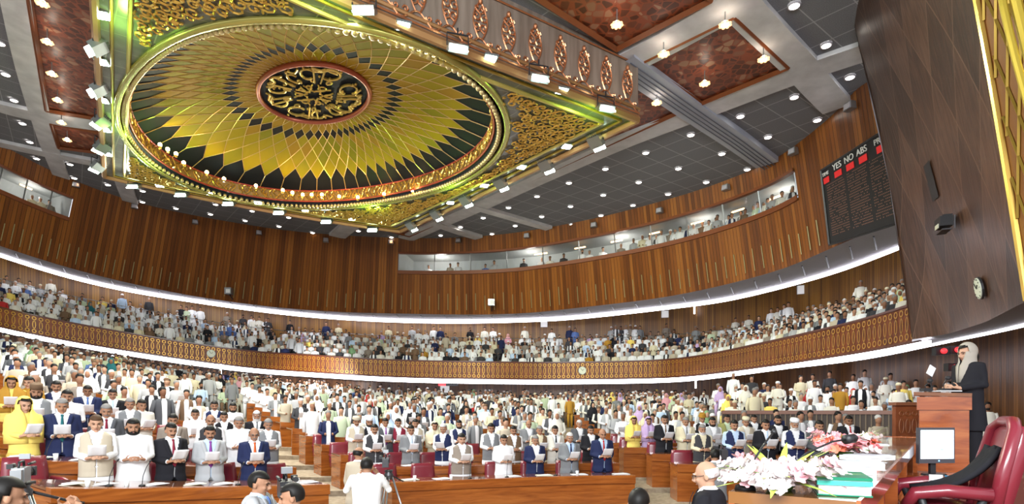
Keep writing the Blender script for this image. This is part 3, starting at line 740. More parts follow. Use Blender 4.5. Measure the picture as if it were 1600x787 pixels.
# ------------------------------------------------------------------ wooden pylon on the right
M_pylon=mat('pylon_veneer',(.10,.05,.035),.38); t,b=nt(M_pylon)
_uv=coords(t,'UV'); _s=t.nodes.new('ShaderNodeSeparateXYZ'); t.links.new(_uv,_s.inputs[0])
_a=mathn(t,'FRACT',mathn(t,'ADD',mathn(t,'MULTIPLY',_s.outputs[0],.80),mathn(t,'MULTIPLY',_s.outputs[1],.36)))
_b=mathn(t,'FRACT',mathn(t,'SUBTRACT',mathn(t,'MULTIPLY',_s.outputs[0],.80),mathn(t,'MULTIPLY',_s.outputs[1],.36)))
_ca=mathn(t,'FLOOR',mathn(t,'ADD',mathn(t,'MULTIPLY',_s.outputs[0],.80),mathn(t,'MULTIPLY',_s.outputs[1],.36)))
_cb=mathn(t,'FLOOR',mathn(t,'SUBTRACT',mathn(t,'MULTIPLY',_s.outputs[0],.80),mathn(t,'MULTIPLY',_s.outputs[1],.36)))
_wn=t.nodes.new('ShaderNodeTexWhiteNoise'); _wn.noise_dimensions='2D'; _cx=t.nodes.new('ShaderNodeCombineXYZ'); t.links.new(_ca,_cx.inputs[0]); t.links.new(_cb,_cx.inputs[1]); t.links.new(_cx.outputs[0],_wn.inputs['Vector'])
_seam=mathn(t,'MINIMUM',_a,_b); _sl=mathn(t,'LESS_THAN',_seam,.025)
_g=noise(t,coords(t,'UV',(5,.5,1)),2.5,6,.7)
_f=mathn(t,'ADD',mathn(t,'MULTIPLY',_g,.75),mathn(t,'MULTIPLY',_wn.outputs[0],.32))
_c=ramp(t,_f,[(.25,(.018,.008,.004)),(.55,(.060,.026,.014)),(.85,(.14,.068,.040))])
t.links.new(mix(t,_sl,_c,(.15,.08,.05)),b.inputs['Base Color']); bump(t,b,_g,.3,.02)
PB=np.array([plan(x,y,H1+.02) for x,y in ((1425,530),(1480,522),(1540,503),(1600,472))]+[(8.6,8.6),(7.8,7.0),(7.2,5.0)])
PT=np.array([plan(1335,40,HC),plan(1341,0,HC),(8.55,13.4),(8.2,11.4),(7.9,9.6),(7.6,7.8),(7.2,5.6)])
def sm_(P,n):
    Q,_=resamp(P,n)
    for _ in range(max(2,n//12)): Q[1:-1]=.25*Q[:-2]+.5*Q[1:-1]+.25*Q[2:]
    return Q
PBs,PTs=sm_(PB,80),sm_(PT,80)
def PY(u,s,out=0.):           # pylon surface: u 0..1 from its left edge, s 0 foot .. 1 ceiling
    k=u*79; i=min(int(k),78); f=k-i
    b_=PBs[i]*(1-f)+PBs[i+1]*f; q=PTs[i]*(1-f)+PTs[i+1]*f; p=b_*(1-s)+q*s
    p=p+np.array([.20,.05])*math.sin(PI*s)*(1-u); d=(PBs[i+1]-PBs[i]); d=d/np.hypot(*d); p=p+np.array([d[1],-d[0]])*out
    return Vector((p[0],p[1],ZC+(H1+.02)*(1-s)+HC*s))
def pyl(m,u0,u1,s0,s1,nu,ns_,out=0.):
    us=np.linspace(u0,u1,nu); ss=np.linspace(s0,s1,ns_); L=12.
    m.grid([[PY(u,s,out) for u in us] for s in ss],uvs=[[(u*L,s*9) for u in us] for s in ss])
UG=.52
m=MB(); pyl(m,0,UG,0,1,50,16); m.grid([[PY(0,s) for s in (0,.5,1)],[PY(0,s)+Vector((1.2,.9,0)) for s in (0,.5,1)]],uvs=[[(0,s*9) for s in (0,.5,1)],[(1.5,s*9) for s in (0,.5,1)]])
struct(m,'wall_pylon',M_pylon)
m=MB(); pyl(m,UG,1.,0,1,40,14,0); struct(m,'wall_right',mat('amber_wood',(.20,.07,.010),.45))
m=MB()
for i in range(-8,14):       # gilded diagonal lattice
    for sg in (-1,1):
        pts=[]
        for k in range(25):
            s=k/24; u=UG+.035*i+sg*s*.25
            if UG+.005<=u<=.99: pts.append(PY(u,s,.02))
        if len(pts)>2: m.tube(pts,.028,4)
struct(m,f'trim_{tn}',M_golddark); tn+=1
m=MB(); m.tube([PY(UG,s,.03) for s in np.linspace(0,1,16)],.06,6); struct(m,f'trim_{tn}',M_gold); tn+=1
m=MB()                        # gilded mouldings of the niche above
m.tube([P3(x,y,8.6-.0006*y) for x,y in ((1562,-30),(1568,10),(1577,50),(1588,95),(1603,150),(1625,240))],.05,8)
m.tube([P3(x,y,8.5) for x,y in ((1580,-30),(1592,20),(1604,70),(1622,140))],.07,8)
struct(m,f'trim_{tn}',mat('niche_gold',(.60,.46,.06),.3,.5)); tn+=1
# underside of the pylon down to its light line
m=MB(); q1=[Vector((p[0],p[1],ZC+H1+.02)) for p in PBs[:60]]; RBs=sm_(np.array([plan(1425,541,H1)]+[plan(x,y,H1) for x,y in B2[4:]]+[(9.4,7.0),(8.3,4.5)]),60)
m.grid([q1,[Vector((p[0],p[1],ZC+H1-.02)) for p in RBs]],flip=True); struct(m,'ceiling_pylon',mat('dark_soffit',(.13,.12,.13),.5))
def disc(m,c,nrm,r,n=24,mi=0,th=.04):
    q=Vector(nrm).to_track_quat('Z','Y').to_matrix(); vs=[];c=Vector(c)
    for z in (0,th):
        for j in range(n): a=2*PI*j/n; vs.append(c+q@Vector((r*math.cos(a),r*math.sin(a),z)))
    m.add(vs,[tuple(range(n-1,-1,-1)),tuple(range(n,2*n))]+[(j,(j+1)%n,(j+1)%n+n,j+n) for j in range(n)],mi)
    return q
def find_py(x,y):             # surface point of the pylon seen at (x, y)
    best=None
    for u in np.linspace(0,UG+.3,90):
        for s in np.linspace(0,1,90):
            p=PY(u,s); xx=800+900*p.x/p.y; yy=640-900*(p.z-ZC)/p.y; e=(xx-x)**2+(yy-y)**2
            if best is None or e<best[0]: best=(e,u,s)
    return best[1],best[2]
def pnorm(u,s):
    a,b_,c=PY(u,s),PY(u+.02,s),PY(u,s+.05); n=(b_-a).cross(c-a).normalized(); return n if n.dot(-a)>0 else -n
M_clock=mat('clock_face',(.72,.76,.62),.5)
def clock(p,n,r,label):
    t_=thing('wall_clock',label,'clock',p)
    m=MB(); q=disc(m,(0,0,0),n,r*1.08); build(m,'case',M_dmetal,t_)
    m=MB(); disc(m,Vector(n)*.02,n,r); build(m,'clock_face',M_clock,t_)
    m=MB()
    for k in range(12):
        a=k*PI/6; d=Vector((math.cos(a),math.sin(a),0)); m.tube([q@(d*r*.82)+Vector(n)*.07,q@(d*r*.95)+Vector(n)*.07],r*.03,4)
    build(m,'hour_marks',M_black,t_)
    for nm,a,l in (('hour_hand',.6,.5),('minute_hand',2.2,.75)):
        m=MB(); d=Vector((math.cos(a),math.sin(a),0)); m.tube([Vector(n)*.075,q@(d*r*l)+Vector(n)*.075],r*.04,4); build(m,nm,M_black,t_)
u,s=find_py(1537,448); clock(PY(u,s,.05),pnorm(u,s),.23,'pale round clock low on the dark wooden pylon')
def fnorm(x,P=R1):
    a=byx(P,np.array([x-5,x+5])); d=a[1]-a[0]; n=Vector((d[1],-d[0],0)).normalized(); return n if n.y<0 else -n
def onfront(x,z,out=.05):
    p=byx(R1,np.array([x]))[0]; n=fnorm(x); return Vector(up(p,z))+n*out
clock(onfront(910,H1+.55),fnorm(910),.24,'pale round clock on the carved gallery front, right of centre')
clock(onfront(330,H1+.6),fnorm(330),.24,'pale round clock on the carved gallery front, left part')
# dark window and lamp box on the pylon
u,s=find_py(1455,282); m=MB(); pyl(m,u-.012,u+.022,s-.05,s+.05,3,5,.03); build(m,'pylon_window',M_black,label='tall dark window opening in the wooden pylon',cat='window')
u,s=find_py(1497,352); p=PY(u,s,.25); n=pnorm(u,s)
sp=thing('wall_projector','black box lamp with a pale lens bracketed on the wooden pylon','projector',p,math.atan2(n.y,n.x)+PI/2); sp.scale=(.62,.62,.62)
m=MB(); m.box((0,0,.12),(.62,.42,.36)); m.box((0,.05,.33),(.5,.3,.08)); build(m,'body',M_black,sp)
m=MB(); m.box((0,-.22,-.02),(.34,.03,.16)); build(m,'lens',mat('pale_lens',(.6,.62,.5),.3),sp)
m=MB(); m.box((0,0,-.2),(.7,.3,.05)); m.tube([(-.3,.25,-.18),(-.3,.25,.3)],.02,5); m.tube([(.3,.25,-.18),(.3,.25,.3)],.02,5); build(m,'bracket',M_dmetal,sp)

# ------------------------------------------------------------------ voting board
def wall_at(x,y,out):         # wall point seen at (x, y)
    best=None
    for xb in np.linspace(x-30,x+60,91):
        for s in np.linspace(0,1,60):
            p=WP(min(xb,1439),s,out); xx=800+900*p.x/p.y; yy=640-900*(p.z-ZC)/p.y; e=(xx-x)**2+(yy-y)**2
            if best is None or e<best[0]: best=(e,p)
    return best[1]
c00,c01=wall_at(1283,265,-.35),wall_at(1298,386,-.35)        # left edge, top and foot
c10=Vector(wall_at(1378,206,-.35)); ex=(c10-c00); ex.z=0; 
def solve_edge(x,y,p0,ex):    # where the board plane is met by the line of sight to (x, y)
    n=ex.cross(c01-c00); d=Vector(((x-800)/900,1,(640-y)/900)); o=Vector((0,0,ZC)); return o+d*((c00-o).dot(n)/d.dot(n))
tr_,br_=solve_edge(1393,196,c00,ex),solve_edge(1415,345,c00,ex)
bo=thing('voting_board','large black electronic voting board headed YES NO ABS beside the wooden pylon','scoreboard',c01)
def bq(u,v,out=0.): 
    p=(c01*(1-u)+br_*u)*(1-v)+(c00*(1-u)+tr_*u)*v; return p-c01+bn*out
bn=ex.cross(c01-c00).normalized(); bn=bn if bn.dot(-c00)>0 else -bn
m=MB(); F=[bq(0,0),bq(1,0),bq(1,1),bq(0,1)]; K=[p-bn*.25 for p in F]; m.add(F+K,[(0,1,2,3),(4,7,6,5),(0,4,5,1),(1,5,6,2),(2,6,7,3),(3,7,4,0)]); build(m,'panel',M_black,bo)
m=MB()
for a,b2 in (((0,0),(1,0)),((1,0),(1,1)),((1,1),(0,1)),((0,1),(0,0))): m.tube([bq(*a,.02),bq(*b2,.02)],.04,4)
build(m,'frame',M_dmetal,bo)
M_name=mat('name_plate_print',(.26,.13,.09),.6); M_digit=mat('red_digits',(.3,.01,.01),.4,emit=(1,.03,.03),estr=.35)
m=MB()
for c in range(3):
    for r in range(22):
        for k in range(14):
            u=.07+c*.31+k*.0195; v=.76-r*.031
            if random.random()<.82: m.add([bq(u,v,.03),bq(u+.012,v,.03),bq(u+.012,v+.010,.03),bq(u,v+.010,.03)],[(0,1,2,3)])
build(m,'name_rows',M_name,bo,kind='stuff')
def boardtext(txt,u,v,h):
    cu=bpy.data.curves.new('lettering','FONT'); cu.body=txt; cu.size=h; cu.align_x='CENTER'; cu.extrude=.01
    o=bpy.data.objects.new('tmp',cu); COL.objects.link(o); bpy.context.view_layer.update()
    me=bpy.data.meshes.new_from_object(o.evaluated_get(bpy.context.evaluated_depsgraph_get())); bpy.data.objects.remove(o)
    ux=(bq(u+.05,v)-bq(u-.05,v)).normalized(); uy=(bq(u,v+.05)-bq(u,v-.05)).normalized(); p=bq(u,v,.04)
    for w in me.vertices: w.co=p+ux*w.co.x*1.05+uy*w.co.y+bn*w.co.z
    me.materials.clear(); me.materials.append(mat('white_lettering',(.75,.75,.72),.5)); obj('lettering',me,bo)
for txt,u,h in (('TIME',.075,.17),('YES',.26,.30),('NO',.44,.30),('ABS',.62,.30),('PRES',.86,.26)): boardtext(txt,u,.90,h)
for u,w in ((.075,.045),(.26,.055),(.44,.055),(.62,.055),(.86,.06)):
    m=MB(); v0,v1=.80,.875; m.add([bq(u-w,v0,.03),bq(u+w,v0,.03),bq(u+w,v1,.03),bq(u-w,v1,.03)],[(0,1,2,3)]); build(m,'digit_window',M_digit,bo)
# little boxes (loudspeakers) along the top of the wall, wall-washing spots
for i,(x,y) in enumerate([(118,289),(210,323),(305,346),(404,364),(509,374),(611,378),(716,376),(823,369),(928,351),(1031,329),(1134,292),(1240,237),(1327,165)]):
    p=wall_at(x,y,-.22); t_=thing('wall_speaker',f'{ordn[i]} small grey box from the left along the top of the wooden wall','loudspeaker',p,math.atan2(p.y-15,p.x+6)+PI/2+PI,'small grey boxes under the ceiling edge')
    m=MB(); m.box((0,0,0),(.34,.24,.26),taper=.85); build(m,'box',M_metal,t_); m=MB(); m.box((0,-.125,-.01),(.26,.02,.18)); build(m,'grille',M_soffit,t_); m=MB(); m.tube([(0,.1,0),(0,.26,.05)],.03,5); build(m,'bracket',M_dmetal,t_)
for x,y in ((120,292),(222,322),(488,372),(611,378),(770,372),(893,357),(1172,272),(1290,215)):
    p=wall_at(x,y,-.45); light('SPOT','wall_washer',p+Vector((0,0,.25)),55,(1,.42,.14),p+Vector((0,.25,-3)),spot_size=.9,spot_blend=.9,shadow_soft_size=.05)
for i,(x,y,l) in enumerate([(357,455,'left of centre'),(768,472,'at the centre')]):
    p=wall_at(x,y,-.6); t_=thing('security_camera',f'boxed camera mounted low on the upper wooden wall, {l}','camera',p)
    m=MB(); m.box((0,0,0),(.42,.35,.42)); build(m,'housing',M_metal,t_); m=MB(); m.box((.04,-.19,-.03),(.26,.05,.24)); build(m,'white_lens_panel',mat('white_panel',(.8,.8,.8),.5),t_); m=MB(); m.tube([(0,.1,-.2),(0,.55,-.45)],.04,5); build(m,'bracket',M_black,t_)

# ------------------------------------------------------------------ floor, seating terraces
F0=np.array([3.,3.])          # centre of the curved rows
R_D=9.5; PR=1.6; NROW=11
def floor_z(k): return -2.23+.117*k
RISE={0:.24,1:.22,2:.16,3:.08}
def fz(k,nm): return floor_z(k)+(RISE.get(k,0) if nm=='right' else 0)
def polar(R,th): return F0+np.array([math.sin(th),math.cos(th)])*R
def th_at(x,R):               # angle of the point on circle R seen at photo column x
    t_=(x-800)/900; a=math.hypot(1,t_); ph=math.atan2(t_,1); v=(t_*F0[1]-F0[0])/(R*a); return math.asin(max(-1,min(1,v)))+ph
m=MB(); TH=np.linspace(math.radians(-125),math.radians(75),120)
radii=[(3.0,-2.45),(9.2,-2.45)]
for k in range(NROW): radii+=[(R_D-.25+PR*k,floor_z(k)),(R_D-.25+PR*(k+1),floor_z(k))]
m_rows=[[up(polar(R,a),z) for a in TH] for R,z in radii]; m.grid(m_rows); struct(m,'floor',M_carpet)
RG=R_D-.25+PR*NROW            # first terrace of the public seats
NG=8; gz=lambda k: floor_z(NROW-1)+.10+.075*k
m=MB(); rr=[(RG,floor_z(NROW-1))]
for k in range(NG+9): rr+=[(RG+1.15*k,min(gz(k),H1-2.1)),(RG+1.15*(k+1),min(gz(k),H1-2.1))]
m.grid([[up(polar(R,a),z) for a in TH] for R,z in rr]); struct(m,'floor_public',M_carpet)
# upper gallery terraces
TR=[(.35,2.35)]; UZ=lambda k: 2.32+.36*k
m=MB(); rows=[]
for k in range(6): rows+=[(.15+.88*k,UZ(k)),(.15+.88*(k+1),UZ(k))]
m.grid([[up(p,z) for p in offset(byx(R1,XS),R)] for R,z in [(.15,H1+.3)]+rows]); struct(m,'floor_gallery',M_carpet)

# ------------------------------------------------------------------ desks
def arc_desk(R,th0,th1,k,label='',z=None,hd=.80,dep=.72,panel=True):
    z=floor_z(k) if z is None else z; n=max(3,int((th1-th0)*R/.35)); A=np.linspace(th0,th1,n)
    c=up(polar(R+dep/2,(th0+th1)/2),z); t_=thing('curved_desk',label,'desk',c,0,'curved wooden members desks')
    L=lambda R_,z_: [Vector(up(polar(R_,a),z_))-Vector(c) for a in A]
    def slab(name,r0,r1,z0,z1,mt):
        m=MB(); q=[L(r0,z0),L(r0,z1),L(r1,z1),L(r1,z0),L(r0,z0)]; m.grid(q)
        for i in (0,-1): m.add([r[i] for r in q[:4]],[(0,1,2,3)])
        build(m,name,mt,t_)
    slab('desk_top',R+.04,R+dep,z+hd-.03,z+hd,M_desktop); slab('front_ledge',R-.06,R+.05,z+hd-.16,z+hd+.015,M_desk); slab('front_panel',R,R+.05,z,z+hd-.165,M_desk)
    if k<5:
        for a,s_ in ((th0,1),(th1,-1)):
            m=MB(); d=s_*.05/R; P=[polar(R+.05,a),polar(R+dep,a),polar(R+dep,a+d),polar(R+.05,a+d)]; vs=[Vector(up(p,z))-Vector(c) for p in P]+[Vector(up(p,z+hd-.04))-Vector(c) for p in P]
            m.add(vs,[(0,1,2,3),(4,5,6,7),(0,1,5,4),(1,2,6,5),(2,3,7,6),(3,0,4,7)]); build(m,'end_panel',M_desk,t_)
    return t_
rad=math.radians
def row_spans(k):
    R=R_D+PR*k; e=rad(1.6)*(9.5/R)**.6; lo=max(th_at(-45,R),rad(-112))
    L=(rad(-65.2) if k==0 else lo, rad(-40.7)-e*.2); Mid=(rad(-33.7),rad(-2.0 if k<2 else -4.3)); rs0=rad((3.5,2.2)[k] if k<2 else .2); 
    if k<=3: Rt=(rs0,rad(38 if k else 27))
    else: Rt=(rs0,rad(14) if k<9 else rad(12))
    return [('left',L),('middle',Mid),('right',Rt)]
for k in range(NROW):
    for nm,(a,b2) in row_spans(k):
        if b2-a>rad(3): arc_desk(R_D+PR*k,a,b2,k,z=fz(k,nm),label=f'long curved wooden desk, {ordn[k]} row of the {nm} block from the front')
m=MB(); A=np.linspace(rad(-.6),rad(40),40); q=[]
for k in range(4): q+=[(R_D-.25+PR*k,floor_z(k)+RISE[k]),(R_D-.25+PR*(k+1),floor_z(k)+RISE[k])]
m.grid([[up(polar(R,a),z) for a in A] for R,z in [(R_D-.25,-2.45)]+q]); m.grid([[up(polar(R,A[0]),z) for R,z in q],[up(polar(R,A[0]),z-.4) for R,z in q]]); struct(m,'floor_right',M_carpet)
# rail in front of the raised seats on the right
RR=16.9; a0,a1=th_at(1128,RR),th_at(1398,RR)
rl=thing('slatted_rail','brown slatted wooden rail in front of the raised seats on the right','railing',up(polar(RR,(a0+a1)/2),floor_z(4)))
rc=Vector(up(polar(RR,(a0+a1)/2),floor_z(4))); A=np.linspace(a0,a1,40)
zr0,zr1=-1.75,-.02; L=lambda R_,z_: [Vector(up(polar(R_,a),z_))-rc for a in A]
m=MB(); m.grid([L(RR,zr0),L(RR,zr1-.1)]); build(m,'panel',mat('rail_panel',(.085,.06,.045),.6),rl)
m=MB(); m.grid([L(RR-.08,zr1-.12),L(RR-.08,zr1),L(RR+.14,zr1),L(RR+.14,zr1-.12),L(RR-.08,zr1-.12)]); build(m,'handrail',mat('rail_wood',(.20,.07,.03),.35),rl)
m=MB()
for a in np.linspace(a0,a1,34): m.tube([Vector(up(polar(RR-.04,a),zr0))-rc,Vector(up(polar(RR-.04,a),zr1-.1))-rc],.022,4)
build(m,'slat',mat('rail_slat',(.20,.15,.10),.6),rl)
# raised terraces behind the rail
m=MB(); A=np.linspace(a0,rad(66),40); rows=[(RR+.1,-1.9)]
GZR=lambda j: -1.05+.15*j
for j in range(7): rows+=[(RR+.1+1.0*j,GZR(j)),(RR+.1+1.0*(j+1),GZR(j))]
m.grid([[up(polar(R,a),z) for a in A] for R,z in rows]); struct(m,'floor_side',M_carpet)
# carved low wall right of the rail
lw=thing('carved_parapet','dark carved parapet between the slatted rail and the lectern','parapet',P3(1445,690,12.6))
m=MB(); m.box((0,0,.30),(1.35,.12,1.0)); build(m,'panel',M_front,lw); m=MB(); m.box((0,-.02,.83),(1.45,.26,.07)); build(m,'cap_rail',mat('rail_wood',(.20,.07,.03),.35),lw)
m=MB()
for i in range(9):
    x=-.56+.14*i
    for z,rz_ in ((.62,.05),(.35,.16),(.08,.05)):
        pts=[(x+.05*math.cos(a),-.075,z+rz_*math.sin(a)) for a in np.linspace(0,2*PI,11)]; m.tube(pts,.012,4,cap=False)
build(m,'carved_links',mat('dark_carving',(.22,.07,.02),.4),lw)
# ------------------------------------------------------------------ people: shared shapes
def remesh(mb, vox, name, smooth_it=2):
    me=mb.mesh('tmp',[]); o=bpy.data.objects.new('tmp',me); COL.objects.link(o)
    r=o.modifiers.new('r','REMESH'); r.mode='VOXEL'; r.voxel_size=vox
    if smooth_it:
        s_=o.modifiers.new('s','SMOOTH'); s_.factor=.5; s_.iterations=smooth_it
    bpy.context.view_layer.update()
    out=bpy.data.meshes.new_from_object(o.evaluated_get(bpy.context.evaluated_depsgraph_get()))
    out.name=name; bpy.data.objects.remove(o); bpy.data.meshes.remove(me)
    out.polygons.foreach_set('use_smooth',[True]*len(out.polygons)); return out
def cut(me, keep):            # keep the faces whose centre passes keep(x,y,z)
    import bmesh
    b=bmesh.new(); b.from_mesh(me); rm=[f for f in b.faces if not keep(*f.calc_center_median())]
    bmesh.ops.delete(b,geom=rm,context='FACES'); b.to_mesh(me); b.free(); return me
def thicken(me, t_):
    import bmesh
    b=bmesh.new(); b.from_mesh(me); bmesh.ops.solidify(b,geom=b.faces[:],thickness=t_); b.to_mesh(me); b.free()
    me.polygons.foreach_set('use_smooth',[True]*len(me.polygons)); return me
HP=Matrix.Rotation(.26,3,'X')           # the head is bowed a little, towards the sheet
HN=Vector((0,.01,1.485))
def hd(x,y,z,pitch=True):               # head space -> body space (origin: base of the skull)
    v=Vector((x,y,z))*1.07; return HN+((HP@v) if pitch else v)
ARMS={'read':[(.185,.01,1.41),(.222,.03,1.14),(.105,-.23,1.10)],
      'down':[(.185,.01,1.41),(.235,.03,1.13),(.235,-.05,.88)],
      'lift':[(.185,.0,1.42),(.29,-.13,1.22),(.12,-.34,1.44)],
      'sit':[(.185,.0,1.41),(.24,-.02,1.13),(.10,-.30,1.05)]}
def hand(m,w,pose,sx):
    w=Vector(w)
    if pose=='down': f=Vector((0,-.12,-1)).normalized(); side=Vector((0,-1,0)); nrm=Vector((-sx,0,0))
    elif pose=='lift': f=Vector((-sx*.55,-.45,.6)).normalized(); side=Vector((0,.4,.9)).normalized(); nrm=Vector((-sx,0,0))
    else: f=Vector((-sx*.62,-.76,.18)).normalized(); side=Vector((0,0,1)); nrm=Vector((-sx*.7,.6,0)).normalized()
    side=(side-f*side.dot(f)).normalized(); nrm=f.cross(side)*(1 if f.cross(side).dot(nrm)>0 else -1)
    m.tube([w-f*.03,w+f*.02,w+f*.055,w+f*.085],[(.024,.028),(.020,.034),(.018,.040),(.014,.036)],8,up=nrm)
    for k,(o,l) in enumerate(((.030,.068),(.010,.078),(-.011,.073),(-.031,.056))):
        b=w+f*.08+side*o; m.tube([b,b+f*l*.45+nrm*.004,b+f*l*.78+nrm*.022,b+f*l*.88+nrm*.040],[.0095,.009,.008,.007],6)
    b=w+f*.025+side*.03; m.tube([b,b+side*.028+f*.025+nrm*.012,b+side*.035+f*.058+nrm*.026],[.012,.010,.008],6)
def face_parts(m):
    m.ball(hd(0,.012,.115),(.076,.096,.098),16,12,M=HP); m.ball(hd(0,-.022,.06),(.064,.070,.080),14,10,M=HP)
    m.ball(hd(0,-.062,.005),(.030,.026,.022),8,6,M=HP); m.ball(hd(0,-.066,.052),(.036,.024,.022),8,6,M=HP)
    m.tube([hd(0,-.082,.118),hd(0,-.098,.095),hd(0,-.112,.068)],[.009,.012,.016],6); m.ball(hd(.0,-.097,.063),(.020,.014,.010),8,5,M=HP)
    m.tube([hd(-.045,-.076,.118),hd(0,-.092,.124),hd(.045,-.076,.118)],[.008,.010,.008],6)
    for s in (-1,1):
        m.ball(hd(s*.076,.012,.078),(.011,.022,.032),8,6,M=HP); m.ball(hd(s*.034,-.066,.070),(.022,.020,.020),8,6,M=HP)
    m.tube([(0,.012,1.40),(0,.010,1.47),hd(0,.0,.03)],[(.062,.060),(.054,.054),(.054,.056)],12)
TORSO=[(1.47,.070,.062),(1.445,.125,.080),(1.41,.185,.098),(1.33,.195,.112),(1.22,.180,.118),(1.08,.165,.116),(.98,.172,.120),(.90,.178,.122)]
def torso(m,gx=0,gy=0,extra=(),belly=0.):
    L=[(0,.012-belly*.5*math.exp(-((z-1.08)/.14)**2),z,rx+gx+belly*.5*math.exp(-((z-1.08)/.16)**2),ry+gy+belly*math.exp(-((z-1.08)/.14)**2)) for z,rx,ry in list(TORSO)+list(extra)]
    m.rings(L[::-1],20)
def arms(m,pose,r0,r1,r2,end=1.):
    for sx in (-1,1):
        a=[Vector((sx*p[0],p[1],p[2])) for p in ARMS[pose]]; e=a[1]+(a[2]-a[1])*end
        m.tube([a[0]+Vector((-sx*.05,0,.0)),a[0],a[0]*.5+a[1]*.5,a[1],a[1]*.4+e*.6,e],[r0*.9,r0,(r0+r1)/2,r1,(r1+r2)/2,r2],10)
        m.ball(a[1],r1*1.02,8,6)
PROTO={}
def P_(key,fn):
    if key not in PROTO: PROTO[key]=fn()
    return PROTO[key]
def mk_body(pose,seated=False):
    m=MB(); face_parts(m); torso(m,-.012,-.012); arms(m,pose,.046,.038,.026)
    for sx in (-1,1):
        hand(m,(sx*ARMS[pose][2][0],ARMS[pose][2][1],ARMS[pose][2][2]),pose,sx)
        if seated: m.tube([(sx*.09,.0,.90),(sx*.12,-.42,.90),(sx*.12,-.45,.72),(sx*.12,-.46,.52),(sx*.12,-.58,.47)],[.085,.065,.055,.04,.035],10)
        else: m.tube([(sx*.09,.01,.92),(sx*.10,.0,.50),(sx*.10,.02,.10)],[.085,.056,.038],10); m.tube([(sx*.10,.05,.04),(sx*.11,-.16,.03)],[.036,.03],8)
    return remesh(m,.0095,'body',2)
def mk_shirt(pose,long=True,belly=.03,fitted=False):
    m=MB(); ex=[(.80,.20,.145),(.66,.215,.155),(.52,.235,.165)] if long else [(.84,.178,.122)]
    torso(m,.014,.014,ex,belly); arms(m,pose,.058,.050,.043 if long else .036,.97)
    m.tube([(0,.012,1.44),(0,.01,1.50)],[(.068,.064),(.060,.058)],12)
    return remesh(m,.017,'shirt',3)
def mk_trousers(wide=True):
    m=MB(); m.rings([(0,.01,.80,.18,.13),(0,.01,.98,.165,.12)],16)
    for sx in (-1,1): m.tube([(sx*.085,.01,.92),(sx*.095,.0,.50),(sx*.10,.015,.08)],[(.10,.11),(.095 if wide else .075,.10 if wide else .08),(.06,.065)],12)
    return remesh(m,.018,'trousers',2)
def mk_sit_trousers():
    m=MB(); m.rings([(0,.01,.82,.17,.14),(0,.01,.98,.165,.12)],16)
    for sx in (-1,1): m.tube([(sx*.09,.0,.90),(sx*.12,-.42,.90),(sx*.12,-.46,.72),(sx*.12,-.46,.52)],[.10,.085,.075,.065],12)
    return remesh(m,.018,'trousers',2)
def fronty(z,g=0,belly=.03):
    zs=[a[0] for a in TORSO][::-1]; ys=[a[2] for a in TORSO][::-1]; return -(np.interp(z,zs,ys)+g+belly*1.5*math.exp(-((z-1.08)/.14)**2))+.012
def mk_vest(belly=.03):
    m=MB(); torso(m,.026,.028,[(.80,.185,.135)],belly)
    me=remesh(m,.016,'waistcoat',2)
    me=cut(me,lambda x,y,z: z>.82 and z<1.462 and not(y<-.02 and abs(x)<.014+max(0,z-1.16)*.24) and not(abs(x)>.19 and 1.26<z<1.45))
    return thicken(me,.006)
def mk_jacket(pose,belly=.03):
    m=MB(); torso(m,.030,.032,[(.84,.195,.142),(.76,.205,.148)],belly); arms(m,pose,.066,.058,.050,.90)
    me=remesh(m,.016,'suit_jacket',2)
    me=cut(me,lambda x,y,z: z<1.475 and not(y<-.02 and abs(x)<.010+max(0,z-1.10)*.25) and not(abs(x)<.05 and y<-.05 and z<.84 and abs(x)<(.86-z)*.6))
    return thicken(me,.006)
def mk_lapels(belly=.03):
    m=MB()
    for sx in (-1,1):
        q=[]
        for z in np.linspace(1.44,1.12,8):
            w=.010+max(0,z-1.10)*.25; wd=.055*math.sin(min(1,(z-1.10)/.30)*PI*.62)+.006
            y=fronty(z,.045,belly); cx=lambda x: y+ (x/.2)**2*.055
            q.append([(sx*(w-.004),cx(w),z),(sx*(w+wd),cx(w+wd)-.004,z+.012)])
        m.grid(q,flip=sx<0)
    return thicken(m.mesh('lapels',[]),.005)
def mk_tie(belly=.03):
    m=MB(); q=[]
    for z,w in ((1.452,.016),(1.43,.020),(1.41,.013),(1.30,.022),(1.18,.030),(1.06,.036),(1.01,.004)):
        y=fronty(z,.030,belly); q.append([(-w,y+.004,z),(0,y-.008,z),(w,y+.004,z)])
    m.grid(q,flip=True); return thicken(m.mesh('tie',[]),.004)
def mk_collar():
    m=MB(); n=16
    for s in (-1,1):
        q=[]
        for k in range(9):
            a=PI/2*s+s*k/8*PI*.98 if False else (-PI/2+s*(.12+k/8*(PI-.12))); q.append([(.064*math.cos(a),.012+.062*math.sin(a),1.452),(.060*math.cos(a),.010+.058*math.sin(a),1.492)])
        m.grid(q)
    return thicken(m.mesh('collar',[]),.005)
def mk_shoes(seated=False):
    m=MB()
    for sx in (-1,1):
        y0=-.46 if seated else .0; q=.43 if seated else 0
        m.tube([(sx*.105,y0+.07,.04+q),(sx*.105,y0,.045+q),(sx*.11,y0-.10,.035+q),(sx*.115,y0-.19,.028+q)],[(.038,.034),(.042,.042),(.044,.034),(.030,.022)],10)
    return m.mesh('shoes',[],True)
